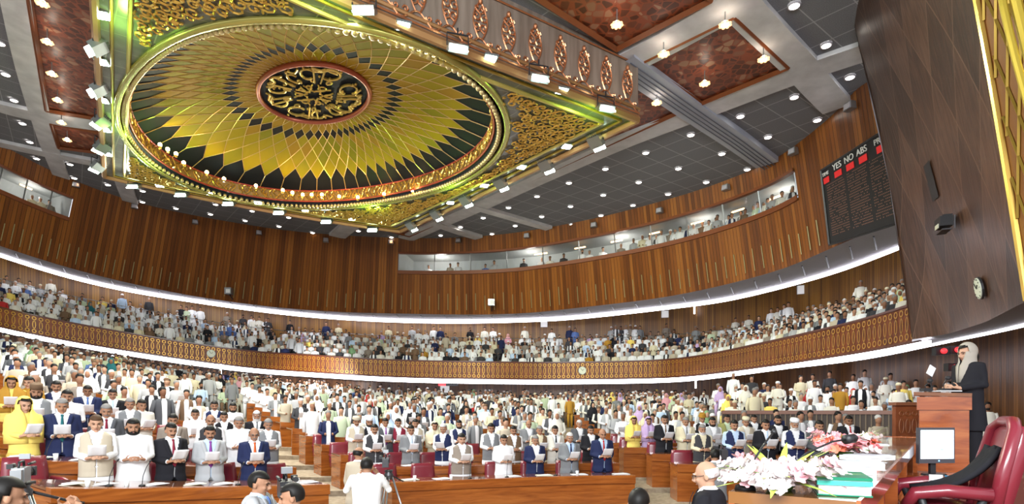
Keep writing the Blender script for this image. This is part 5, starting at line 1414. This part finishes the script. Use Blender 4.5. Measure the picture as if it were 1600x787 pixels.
for c in CAND:
    if id(c) in rest_ids: continue
    D,p,rz,kind,mats,lab,h=c; L=LK[kind]; v=np.array(L.v)*h; co,si=math.cos(rz),math.sin(rz)
    w=np.c_[v[:,0]*co-v[:,1]*si+p[0],v[:,0]*si+v[:,1]*co+p[1],v[:,2]+p[2]]; V.append(w)
    pm=[pal(m_) for m_ in mats]
    for f,mi_ in zip(L.f,L.m): Fv.extend([i+base for i in f]); Fs.append(len(f)); Mi.append(pm[mi_])
    base+=len(v)
V=np.concatenate(V); me=bpy.data.meshes.new('spectators'); me.vertices.add(len(V)); me.vertices.foreach_set('co',V.ravel())
me.loops.add(len(Fv)); me.loops.foreach_set('vertex_index',Fv); me.polygons.add(len(Fs))
st=np.r_[0,np.cumsum(Fs)[:-1]]; me.polygons.foreach_set('loop_start',st); me.polygons.foreach_set('loop_total',Fs)
for m_ in PAL: me.materials.append(m_)
me.polygons.foreach_set('material_index',Mi); me.polygons.foreach_set('use_smooth',[True]*len(Fs)); me.update(); me.validate()
obj('audience',me,label='dense audience filling the upper gallery and the far public rows',cat='crowd',kind='stuff')
print('CROWD',len(CAND),len(chosen),len(V))
# rails between the gallery rows, signs and emergency lights
m=MB(); Pg=offset(byx(R1,np.linspace(-20,1400,160)),.15+.88*4.95)
for z in (UZ(5)+.35,UZ(5)+.95): m.tube([Vector(up(p,z)) for p in Pg],.022,4)
for i in range(0,160,4): m.tube([Vector(up(Pg[i],UZ(5))),Vector(up(Pg[i],UZ(5)+.95))],.02,4)
build(m,'gallery_railing',M_metal,label='thin metal railing along the back rows of the upper gallery',cat='railing')
def onGW(x,z): p=byx(GW,np.array([x]))[0]; return Vector(up(p,z))
def signat(x,y,P,name,label,mt,sz,cat,out=.12):
    p=byx(P,np.array([x]))[0]; z=(Hz(x)-y)/900*p[1]; d=Vector((p[0],p[1],0)).normalized()
    c=Vector(up(p,z)); c-=d*out; rz=math.atan2(-d.x,d.y)
    t_=thing(name,label,cat,c,rz); m=MB(); m.box((0,0,0),(sz[0],.05,sz[1])); build(m,'panel',mt,t_)
    m=MB(); m.tube([(-sz[0]/2,-.03,sz[1]/2),(sz[0]/2,-.03,sz[1]/2),(sz[0]/2,-.03,-sz[1]/2),(-sz[0]/2,-.03,-sz[1]/2),(-sz[0]/2,-.03,sz[1]/2)],.02,4); build(m,'frame',M_metal,t_)
M_wp=mat('white_sign',(.8,.8,.82),.5,emit=(1,1,1),estr=.35)
for x,y,l in ((850,506,'left one on the wall behind the upper gallery'),(1039,491,'middle one on the wall behind the upper gallery'),(1253,453,'right one on the wall behind the upper gallery')):
    signat(x,y,GW,'wall_sign','small white square sign, '+l,M_wp,(.5,.5),'sign')
signat(695,605,rear,'notice_board','white rectangular notice on the rear wall near the middle aisle',M_wp,(.65,.75),'sign')
M_redl=mat('red_light',(.5,.02,.02),.4,emit=(1,.03,.04),estr=1.6)
for x,y,l in ((203,552,'on the left under the gallery front'),(446,581,'under the overlit stretch of the gallery front'),(692,600,'above the white notice on the rear wall')):
    p=byx(R1,np.array([x]))[0]+np.array([0,1.2]); z=(Hz(x)-y)/900*p[1]; c=Vector(up(p,z))
    t_=thing('exit_light','small red emergency light '+l,'sign',c); m=MB(); m.box((-.18,0,0),(.5,.12,.2)); build(m,'lamp',M_redl,t_); m=MB(); m.box((.45,.0,0),(.8,.14,.22)); m.tube([(0,0,.1),(0,0,.4)],.03,5); build(m,'housing',M_black,t_)
for x0,y0,y1,P,l in ((1085,474,490,GW,'on the upper gallery back wall'),(345,569,584,R1,'hanging under the left gallery front'),(1087,588,606,R1,'hanging under the gallery front right of centre')):
    p=byx(P,np.array([x0]))[0]*.99; m=MB(); D=p[1]; m.tube([(p[0],D,ZC+(640-y0)/900*D),(p[0],D,ZC+(640-y1)/900*D)],.05,6); build(m,'tube_lamp',M_led,label='upright white tube lamp '+l,cat='lamp')
# ------------------------------------------------------------------ the presiding dais on the right
ZD=-1.15
def slab(name,poly,z1,z0,mt): m=MB(); m.prism(poly,ZC+z0,ZC+z1); return struct(m,name,mt)
slab('floor_dais',[(1.6,.6),(12,.6),(12,11.2),(6.2,10.6),(4.2,8.2),(2.2,5.6)],ZD,-2.6,M_redcarpet)
slab('floor_step',[(4.9,6.75),(9.5,6.75),(9.5,9.0),(5.2,9.0)],-.80,ZD,M_redcarpet)
slab('floor_clerks',[(-1.2,3.2),(2.2,3.2),(2.9,6.6),(-.6,6.6)],-1.72,-2.6,M_carpet)
# long table
e=np.array([.603,.798]); nn_=np.array([-.798,.603]); T0=np.array([5.17,7.3]); 
def tp(a,b): q=T0-e*a+nn_*b; return (q[0],q[1])   # a metres back from the far end, b across
zt=ZC-.35
tb=thing('dais_table','long polished wooden dais table carrying flowers, books and papers','table',(*tp(3,.45),ZC+ZD)); to=Vector((*tp(3,.45),ZC+ZD))
def tl(a,b,z): q=tp(a,b*.5); return Vector((q[0],q[1],z))-to
def tbox(name,a0,a1,b0,b1,z0,z1,mt):
    m=MB(); vs=[tl(a,b,z) for z in (z0,z1) for a,b in ((a0,b0),(a1,b0),(a1,b1),(a0,b1))]
    m.add(vs,[(0,1,2,3),(4,7,6,5),(0,4,5,1),(1,5,6,2),(2,6,7,3),(3,7,4,0)]); return build(m,name,mt,tb)
tbox('table_top',0,6.4,0,.95,zt-.05,zt,mat('varnished_top',(.20,.085,.025),.10,coat=.8))
tbox('edge_band',-.03,6.4,-.03,0,zt-.09,zt+.005,M_dais); tbox('edge_band',-.03,0,0,.95,zt-.09,zt+.005,M_dais)
tbox('front_board',0,6.4,.90,.95,ZC+ZD,zt-.05,M_dais)
for a in (.0,1.2,2.4,3.6,4.8,6.0): tbox('divider',a,a+.06,.05,.90,ZC+ZD,zt-.05,M_dais)
for a in (.4,1.6,2.8): tbox('drawer_unit',a,a+.5,.12,.60,zt-.42,zt-.06,M_desk)
tbox('shelf',.05,6.3,.1,.9,zt-.46,zt-.43,M_desktop)
# flowers
M_stem=mat('flower_stem',(.12,.26,.05),.6); M_leaf=mat('flower_leaf',(.38,.50,.08),.5)
def bouquet(label,c,r,cols,seed,n=26,lie=.5):
    rg=random.Random(seed); t_=thing('flower_arrangement',label,'flowers',c)
    dish=MB(); dish.rings([(0,0,0,r*.2,r*.2),(0,0,.02,r*.25,r*.25)],12); build(dish,'dish',M_stem,t_,True)
    for i in range(n):
        a=2*PI*i/n+rg.uniform(-.2,.2); el=rg.uniform(.10,1.25)*lie+.05; L=r*rg.uniform(.75,1.15)
        d=Vector((math.cos(a)*math.cos(el),math.sin(a)*math.cos(el),math.sin(el))); b=Vector((0,0,.04)); bend=Vector((0,0,-.10*L))
        pt=lambda s: b+d*L*s+bend*s*s*1.5
        sp_=MB(); sp_.tube([pt(0),pt(.5),pt(1)],[.005,.004,.002],5); st_=build(sp_,'flower_stem',M_stem,t_)
        fm=MB(); 
        for k in range(7):
            s=.28+.72*k/6; p=pt(s)+Vector((rg.uniform(-1,1),rg.uniform(-1,1),rg.uniform(0,1)))*.012; q=.046*(1.15-.55*s)*r/.26
            ax=(d+Vector((rg.uniform(-.8,.8),rg.uniform(-.8,.8),rg.uniform(.2,1)))).normalized(); M3=ax.to_track_quat('Z','Y').to_matrix()
            for j in range(5):
                w=2*PI*j/5; u=M3@Vector((math.cos(w),math.sin(w),.55)); v=M3@Vector((-math.sin(w),math.cos(w),0))
                fm.add([p,p+u*q*.7+v*q*.5,p+u*q*1.25+v*q*.15,p+u*q*1.2-v*q*.25,p+u*q*.7-v*q*.5],[(0,1,2,3,4)])
        build(fm,'blossoms',rg.choice(cols),t_)
    for i in range(22):
        a=rg.uniform(0,2*PI); L=r*rg.uniform(1.05,1.5); el=rg.uniform(0,.7); d=Vector((math.cos(a)*math.cos(el),math.sin(a)*math.cos(el),math.sin(el))); s_=d.cross(Vector((0,0,1))).normalized()*.012
        lm=MB(); P=[Vector((0,0,.05))+d*L*u+Vector((0,0,-.12*L*u*u)) for u in (0,.35,.7,1)]; lm.grid([[P[0]-s_,P[0]+s_],[P[1]-s_*1.5,P[1]+s_*1.5],[P[2]-s_,P[2]+s_],[P[3]-s_*.1,P[3]+s_*.1]]); build(lm,'leaf',M_leaf,t_)
    return t_
fw=mat('petal_white',(.74,.66,.65),.6); fp=mat('petal_pale_pink',(.74,.42,.46),.6); fk=mat('petal_pink',(.80,.28,.30),.6); fo=mat('petal_coral',(.80,.20,.12),.6)
bouquet('large spread of white and pale pink flowers at the near end of the dais table',(1.17,2.52,zt),.235,[fw,fw,fw,fw,fp],2,56,.36)
bouquet('smaller arrangement of pink and coral flowers further along the dais table',(2.60,4.50,zt),.26,[fk,fp,fw,fo,fk],5,38,.5)
# books and papers
M_green=mat('green_cover',(.0,.16,.08),.35); M_aqua=mat('aqua_edge',(.05,.45,.36),.4)
bk=thing('bound_volume','thick white volume with a dark green printed cover beside the flowers','book',(1.39,2.44,zt+.002),-.40)
m=MB(); m.box((0,0,.035),(.185,.26,.06)); build(m,'pages',M_paper,bk); m=MB(); m.box((0,0,.070),(.195,.27,.012)); m.box((0,0,.003),(.195,.27,.006)); build(m,'cover',M_green,bk)
m=MB(); m.box((0,-.004,.052),(.197,.268,.018)); build(m,'edge_strip',M_aqua,bk)
m=MB()
for i in range(4): m.box((-.05+.03*i,.02,.0768),(.012,.07-.01*i,.001))
build(m,'cover_print',M_paper,bk)
for i,(x,y,a,h,l) in enumerate([(1.78,3.15,.3,.03,'nearest thick stack of white papers on the dais table'),(2.15,3.65,-.2,.02,'middle stack of white papers on the dais table'),(2.62,4.25,.4,.015,'white papers lying beside the coral flowers'),(3.55,5.75,.2,.006,'loose papers near the far end of the dais table')]):
    p=thing('paper_stack',l,'papers',(x,y,zt+.001),a); m=MB(); m.box((0,0,h/2),(.30,.22,h)); build(m,'sheets',M_paper,p); m=MB(); m.box((.03,.02,h+.002),(.28,.20,.003),rz=.12); build(m,'top_sheet',mat('paper_grey',(.55,.58,.62),.5),p)
def gooseneck(label,b,pts,r=.006,foam=.018):
    t_=thing('gooseneck_microphone',label,'microphone',b); m=MB(); m.rings([(0,0,0,.045,.045),(0,0,.02,.04,.04),(0,0,.03,.012,.012)],12); build(m,'base',M_black,t_,True)
    m=MB(); q=[Vector(p) for p in pts]; m.tube(q,r,6); build(m,'neck',M_black,t_,True); m=MB(); d=(q[-1]-q[-2]).normalized(); m.tube([q[-1],q[-1]+d*foam*2.2],[foam,foam*.9],10); m.ball(q[-1]+d*foam*2.2,foam*.95,8,6); build(m,'foam_head',M_black,t_,True)
gooseneck('long thin microphone arm reaching over the white flowers',(1.02,2.52,zt),[(0,0,.02),(.06,.06,.12),(.16,.16,.20),(.24,.26,.24)],.005,.012)
gooseneck('black foam-headed microphone between the two flower arrangements',(1.62,3.35,zt),[(0,0,.02),(.12,.04,.10),(.30,.10,.16),(.40,.14,.17)],.006,.03)
# side stand with monitor
mx,my=4.32,5.85
st_=thing('side_stand','small wooden stand carrying the computer screen','table',(mx,my,ZC+ZD))
m=MB(); m.box((0,0,.47),(.62,.40,.04)); build(m,'top',M_dais,st_)
for sx in (-1,1):
    for sy in (-1,1): m=MB(); m.box((sx*.27,sy*.16,.225),(.05,.05,.45)); build(m,'leg',M_dais,st_)
mo=thing('computer_monitor','flat computer monitor with a bright white screen on a small stand','monitor',(mx-.02,my,ZC+ZD+.49),.12)
m=MB(); m.box((0,0,.30),(.40,.04,.36)); build(m,'bezel',mat('monitor_plastic',(.05,.05,.06),.35),mo)
m=MB(); m.box((0,-.022,.31),(.365,.006,.29)); build(m,'screen',mat('lit_screen',(.8,.9,1),.3,emit=(.75,.88,1),estr=1.25),mo)
m=MB(); m.box((0,.04,.10),(.06,.03,.2)); m.rings([(0,.02,0,.13,.09),(0,.02,.012,.12,.08)],16); build(m,'foot',M_black,mo)
m=MB()
for i,(x,z,w,h) in enumerate([(-.08,.40,.12,.008),(-.09,.37,.10,.006),(-.12,.33,.05,.006),(-.12,.31,.05,.006),(-.12,.29,.05,.006),(.05,.26,.03,.02)]): m.box((x,-.026,z),(w,.002,h))
build(m,'screen_lines',mat('screen_grey',(.3,.4,.5),.5,emit=(.5,.6,.75),estr=.5),mo)
m=MB(); m.ball((.02,-.022,.145),(.008,.004,.008),8,5); build(m,'power_light',mat('blue_light',(.1,.3,1),.4,emit=(.2,.5,1),estr=3),mo)
m=MB(); m.box((0,-.1,.50),(.08,.05,.03)) if False else m.box((.0,-.16,.005),(.06,.04,.01)); build(m,'clip',mat('blue_clip',(.05,.35,.6),.4),mo)
# lectern
lx,ly=5.70,7.62
lc_=thing('lectern','tall orange-brown wooden lectern at which the woman stands','lectern',(lx,ly,ZC-.80),-.60); lc_.scale=(.86,.86,1)
m=MB(); m.box((0,0,.40),(.60,.52,.80)); build(m,'body',M_dais,lc_)
m=MB(); m.box((0,0,.885),(.66,.58,.17)); build(m,'head_box',M_dais,lc_)
m=MB(); m.box((-.02,0,1.0),(.70,.62,.045),Matrix.Rotation(.04,3,'Y')); build(m,'reading_top',M_desktop,lc_)
m=MB(); m.box((0,0,.04),(.66,.58,.08)); build(m,'plinth',M_dais,lc_)
m=MB(); m.box((-.02,0,.0),(.30,.22,.012)); pp_=build(m,'speech_papers',M_paper,None,loc=(lx-.0,ly-.05,ZC-.80+1.045),label='white papers lying on top of the wooden lectern',cat='papers')
def tabmic(label,b,h): 
    t_=thing('lectern_microphone',label,'microphone',b); m=MB(); m.box((0,0,.02),(.12,.09,.04)); build(m,'base',M_black,t_); m=MB(); m.tube([(0,0,.03),(-.02,0,h*.6),(.03,0,h)],.006,6); build(m,'neck',M_black,t_); m=MB(); m.ball((.05,0,h+.02),(.04,.03,.03),8,6); build(m,'head',M_black,t_)
tabmic('short black microphone on the left of the lectern top',(lx-.22,ly,ZC+.245),.12); tabmic('taller black microphone on the right of the lectern top',(lx+.08,ly+.08,ZC+.245),.16)
cm=thing('camera_card','small white card held up on a clip at the lectern edge','card',(lx-.12,ly+.05,ZC+.25),.2); m=MB(); m.box((0,0,.27),(.10,.01,.13),Matrix.Rotation(.5,3,'Y')); build(m,'card',M_paper,cm); m=MB(); m.tube([(0,0,0),(0,0,.2)],.006,5); build(m,'stem',M_black,cm)
wsp=person((6.17,7.80,ZC-.80),-PI/2+.12,'woman in black robe and grey head scarf speaking at the lectern',outfit='woman',shirt='black',outer='taupe',legs='black',skin=1,hc='black',pose='read',h=.99,paper=False,hijab='|h')
for c in wsp.children:
    if c.name.startswith('head_scarf'): c.material_slots[0].material=cl('scarf_grey',(.36,.33,.28))
# presiding chair
ch=thing('presiding_chair','big maroon leather armchair in the right foreground','chair',(3.25,4.35,ZC+ZD),-2.0); ch.scale=(.87,.87,.87)
m=MB(); q=[]
for i in range(13):
    s=i/12; z=.42+.78*s; w=.27+.03*math.sin(PI*s)-.07*max(0,s-.8)*5*.4; q.append([(x*w,.26+.17*s-.03*(1-x*x)*(1-s),z) for x in np.linspace(-1,1,9)])
m.grid(q); o=obj('backrest',thicken(m.mesh('backrest',[M_leather]),.11),ch)
m=MB(); m.tube([Vector((-.27,.27,.42)),Vector((-.29,.33,.8)),Vector((-.25,.42,1.16)),Vector((-.12,.45,1.22)),Vector((.12,.45,1.22)),Vector((.25,.42,1.16)),Vector((.29,.33,.8)),Vector((.27,.27,.42))],.05,10); build(m,'back_roll',M_leather,ch,True)
m=MB(); m.ball((0,-.02,.46),(.30,.30,.10),20,8); m.box((0,-.02,.42),(.56,.54,.09)); build(m,'seat',M_leather,ch,True)
for s in (-1,1):
    m=MB(); m.tube([(s*.33,.25,.64),(s*.34,-.05,.66),(s*.34,-.26,.63),(s*.33,-.32,.52)],[(.065,.055)]*3+[(.05,.05)],12); build(m,'armrest',M_leather,ch,True)
    m=MB(); m.tube([(s*.33,-.22,.60),(s*.30,-.16,.40)],.03,8); build(m,'arm_support',M_black,ch,True); m=MB(); m.tube([(s*.33,.2,.6),(s*.30,.12,.40)],.03,8); build(m,'arm_support',M_black,ch,True)
m=MB(); m.tube([(0,0,.10),(0,0,.40)],.04,10)
for k in range(5): a=2*PI*k/5; m.tube([(0,0,.12),(.32*math.cos(a),.32*math.sin(a),.05)],.03,6)
build(m,'pedestal',M_black,ch,True)
jk=thing('black_coat','black coat draped over the seat of the maroon armchair','coat',(3.25,4.35,ZC+ZD),-2.0); jk.scale=(.87,.87,.87)
m=MB(); q=[]
for i in range(9):
    s=i/8; q.append([(x*.17+.02*math.sin(6*s+x*4),.22-.42*s*s+.14*(1-s)+.012*math.sin(9*x+5*s),.60+.40*(1-s)**1.3+.02*math.sin(7*x)) for x in np.linspace(-1,1,9)])
m.grid(q); obj('cloth',thicken(m.mesh('cloth',[C('black')]),.03),jk)
m=MB(); m.box((-.13,-.02,.72),(.02,.10,.05)); build(m,'white_label',M_paper,jk)
# red indicator lights above the side rows
for i,(x,y,l) in enumerate([(1475,548,'left one of a pair above the raised right rows'),(1497,546,'right one of a pair above the raised right rows'),(1494,573,'lower single one above the raised right rows')]):
    p=P3(x,y,14.5); t_=thing('red_indicator','small glowing red light, '+l,'lamp',p); m=MB(); m.ball((0,0,0),(.09,.05,.07),8,6); build(m,'lens',M_redl,t_,True); m=MB(); m.box((.0,.12,0),(.34,.16,.2)); build(m,'box',M_black,t_)
# ------------------------------------------------------------------ clerks' table in front of the dais
ct=thing('clerks_table','low wooden clerks table below the dais with papers and telephones','table',(1.0,4.6,ZC-1.72),.15)
m=MB(); m.box((0,0,.76),(2.6,.80,.05)); build(m,'table_top',M_desktop,ct); m=MB(); m.box((0,.36,.37),(2.5,.05,.73)); build(m,'front_board',M_desk,ct)
for s in (-1,1): m=MB(); m.box((s*1.24,0,.37),(.05,.7,.73)); build(m,'end_board',M_desk,ct)
ph=thing('desk_console','black desk console with a green lit display on the clerks table','telephone',(1.22,4.72,ZC-.925),.3); m=MB(); m.box((0,0,.02),(.24,.16,.04),taper=.85); build(m,'body',M_black,ph); m=MB(); m.box((0,-.01,.042),(.10,.05,.004)); build(m,'display',mat('green_display',(.1,.6,.3),.4,emit=(.2,1,.5),estr=1.2),ph)
def seated_at(x,ytop,D,label,**kw):
    p=P3(x,ytop,D); h=kw.get('h',1.); z=p.z-1.74*h; 
    return person((p.x,p.y,z),kw.pop('rz'),label,pose='sit',seated=True,paper=False,**kw)
seated_at(1106,714,5.0,'bald man with glasses in black suit seated below the dais',rz=-PI/2-.5,outfit='suit',outer='black',tie=None,hair='bald',hc='white',skin=1,glasses=True)
seated_at(998,757,4.7,'dark curly-haired clerk whose head shows at the bottom edge',rz=PI-.3,outfit='suit',outer='charcoal',tie=None,hair='short',hc='black',skin=0)
for i,(x,y,D) in enumerate(((1.92,5.0,0),(1.05,4.4,0))): pass
# ------------------------------------------------------------------ camera crews in the well
def tripod(loc,h,label,rz=0):
    t_=thing('camera_tripod',label,'tripod',loc,rz)
    for k in range(3):
        a=2*PI*k/3+.4; f=Vector((.48*math.cos(a),.48*math.sin(a),0)); tpp=Vector((.05*math.cos(a),.05*math.sin(a),h-.08)); sd=Vector((-math.sin(a),math.cos(a),0))*.025
        m=MB(); m.tube([tpp+sd,f+sd*.4],.011,6); m.tube([tpp-sd,f-sd*.4],.011,6); m.tube([f*.5+tpp*.5,f],.014,6); m.ball(f+Vector((0,0,.02)),.025,6,4); build(m,'leg',M_metal,t_,True)
    m=MB(); m.rings([(0,0,h-.12,.06,.06),(0,0,h-.04,.07,.07),(0,0,h-.02,.05,.05),(0,0,h,.06,.06)],12); m.box((0,0,h+.01),(.10,.14,.02)); build(m,'fluid_head',M_dmetal,t_,True)
    m=MB(); m.tube([(0,.05,h-.05),(.10,.30,h-.16),(.14,.42,h-.20)],.012,6); build(m,'pan_handle',M_black,t_,True); return t_
def tvcam(loc,rz,label,s=1.,col=None):
    t_=thing('video_camera',label,'camera',loc,rz); t_.scale=(s,s,s); col=col or M_dmetal
    m=MB(); m.box((0,0,.10),(.12,.30,.17)); m.box((0,.19,.10),(.10,.10,.14)); build(m,'body',col,t_)
    m=MB(); m.tube([(0,-.15,.11),(0,-.22,.11),(0,-.34,.11)],[.045,.050,.058],14); build(m,'lens',M_black,t_,True); m=MB(); m.box((0,-.36,.11),(.14,.07,.11)); build(m,'lens_hood',M_black,t_)
    m=MB(); m.tube([(0,-.13,.19),(0,-.11,.25),(0,.08,.25),(0,.11,.19)],.014,6); build(m,'handle',M_black,t_,True)
    m=MB(); m.tube([(.09,-.12,.20),(.09,-.02,.20)],.028,8); m.box((.09,.04,.20),(.06,.05,.055)); build(m,'viewfinder',M_black,t_)
    m=MB(); m.tube([(-.07,-.28,.22),(-.07,.0,.22)],.016,8); build(m,'microphone',M_black,t_,True)
    m=MB(); m.box((0,-.17,.30),(.10,.05,.06)); build(m,'top_lamp',M_metal,t_); return t_
def standing_at(x,ytop,label,z=-2.45,hh=1.74,**kw):
    D=900*(-(z+hh))/(ytop-Hz(x)); X=(x-800)/900*D; p=Vector(up((X,D),z)); 
    return person(p,kw.pop('rz'),label,paper=False,h=hh/1.74,**kw),p
def toward(a,b): return math.atan2(b[0]-a[0],-(b[1]-a[1]))
q1,p1=standing_at(403,731,'cameraman in grey suit turned to his video camera, bottom left',rz=PI/2+.1,outfit='suit',outer='lightgrey',shirt='lightblue',tie='blue',pose='lift',hc='black')
tvcam(p1+Vector((.33,-.14,1.45)),PI/2-1.1,'black video camera held by the cameraman in grey suit')
q2,p2=standing_at(459,749,'man in white shirt seen in profile beside the video camera, bottom left',rz=-PI/2+.15,outfit='shirtonly',shirt='white',legs='charcoal',pose='down',skin=0)
tripod(Vector(up((-2.2,5.75),-2.45)),1.38,'silver tripod between the two men at the bottom left')
q3,p3=standing_at(6,738,'dark-haired cameraman cut off by the left edge of the photo',rz=PI-.6,outfit='suit',outer='black',tie=None,hair='short',pose='lift')
D4=4.15; X4=(33-800)/900*D4; z4=P3(33,722,D4).z; f4=Vector(up((X4,D4),-2.45))
tripod(f4,z4-f4.z-.16,'bright metal tripod at the left edge of the photo'); tvcam(Vector((X4,D4,z4-.15)),PI+.5,'silver video camera on the tripod at the left edge',.62,M_metal)
q5,p5=standing_at(573,711,'cameraman in white shirt seen from behind, standing in the aisle',rz=PI+.15,outfit='shirtonly',shirt='white',legs='charcoal',pose='lift',w=1.05)
tvcam(p5+Vector((.18,.42,1.52)),PI+.2,'black video camera in front of the cameraman in white shirt',.8); tripod(p5+Vector((.22,.46,0)),1.46,'black-legged tripod beside the cameraman in white shirt')
q6,p6=standing_at(560,695,'balding man in beige jacket in front of the second middle desk',z=-2.4,rz=PI-.5,outfit='suit',outer='beige',tie=None,hair='bald',hc='black',pose='down')
q7,p7=standing_at(1117,699,'cameraman in grey jacket with a shoulder camera before the right block',rz=PI-.2,outfit='suit',outer='grey',tie=None,pose='lift')
tvcam(p7+Vector((.16,.12,1.50)),PI-.1,'shoulder video camera with a blue lit viewfinder, right block',1.15)
# ------------------------------------------------------------------ things on the front desks
def on_desk(k,x,dr=.35): R=R_D+PR*k+dr; th=th_at(x,R); q=polar(R,th); return Vector(up(q,fz(k,'right' if th>rad(-.5) else '')+.80)),th
for i,(k,x,l) in enumerate([(0,107,'at the left end of the left front desk'),(0,158,'before the beige waistcoat'),(0,240,'between white tunic and black suit'),(0,300,'before the light grey suit'),(0,345,'before the purple tie'),(0,480,'at the right end of the left front desk'),
  (0,640,'left end of the middle front desk'),(0,690,'before the taupe waistcoat'),(0,800,'before the plain white tunic'),(0,850,'before the open white shirt'),(0,905,'before the white-haired man in grey suit'),(0,970,'right end of the middle front desk'),
  (1,60,'before the yellow dress'),(1,120,'before the navy suit with teal tie'),(1,640,'before the grey suit in the second middle row'),(1,715,'before the quilted waistcoat'),(0,1205,'before the black suit on the right block desk'),(1,25,'second row desk at the left edge')]):
    p,th=on_desk(k,x); t_=thing('desk_papers','pale papers lying on the desk '+l,'papers',p+Vector((0,0,.002)),-th+.1*(i%3)); m=MB(); m.box((0,0,.004),(.34,.22,.008)); build(m,'sheets',mat('paper_cream',(.70,.74,.60),.6) if i%3==0 else M_paper,t_); m=MB(); m.box((.05,.03,.011),(.20,.14,.004),rz=.3); build(m,'top_sheet',M_paper,t_)
for i,(k,x,l) in enumerate([(0,170,'between the two men at the left end'),(0,222,'before the heavy man in white'),(0,372,'before the bald man in navy'),(0,734,'before the man in taupe waistcoat'),(0,792,'before the young man in white'),(0,868,'between the black jacket and grey suit'),(1,72,'second row left, beside the yellow dress'),(1,655,'second middle row, before the grey suit')]):
    p,th=on_desk(k,x,.22); gooseneck('slim desk microphone '+l,p,[(0,0,.02),(.0,.02,.14),(.01,.08,.26),(.02,.14,.33)],.005,.013)
M_tumbler=mat('clear_tumbler',(.8,.85,.85),.05); 
for i,(k,x,l) in enumerate([(0,137,'left part of the left front desk'),(0,198,'beside the heavy man in white'),(0,648,'left part of the middle front desk'),(0,705,'before the taupe waistcoat'),(0,902,'beside the grey suit'),(0,465,'near the right end of the left front desk'),(1,87,'second row desk beside the navy suit')]):
    p,th=on_desk(k,x,.16); t_=thing('drinking_glass','small drinking glass, '+l,'glass',p); m=MB(); m.rings([(0,0,0,.028,.028),(0,0,.10,.034,.034),(0,0,.10,.031,.031),(0,0,.012,.025,.025)],14); build(m,'tumbler',M_tumbler,t_,True); m=MB(); m.rings([(0,0,.10,.036,.036),(0,0,.106,.034,.034)],14); build(m,'paper_lid',M_paper,t_)
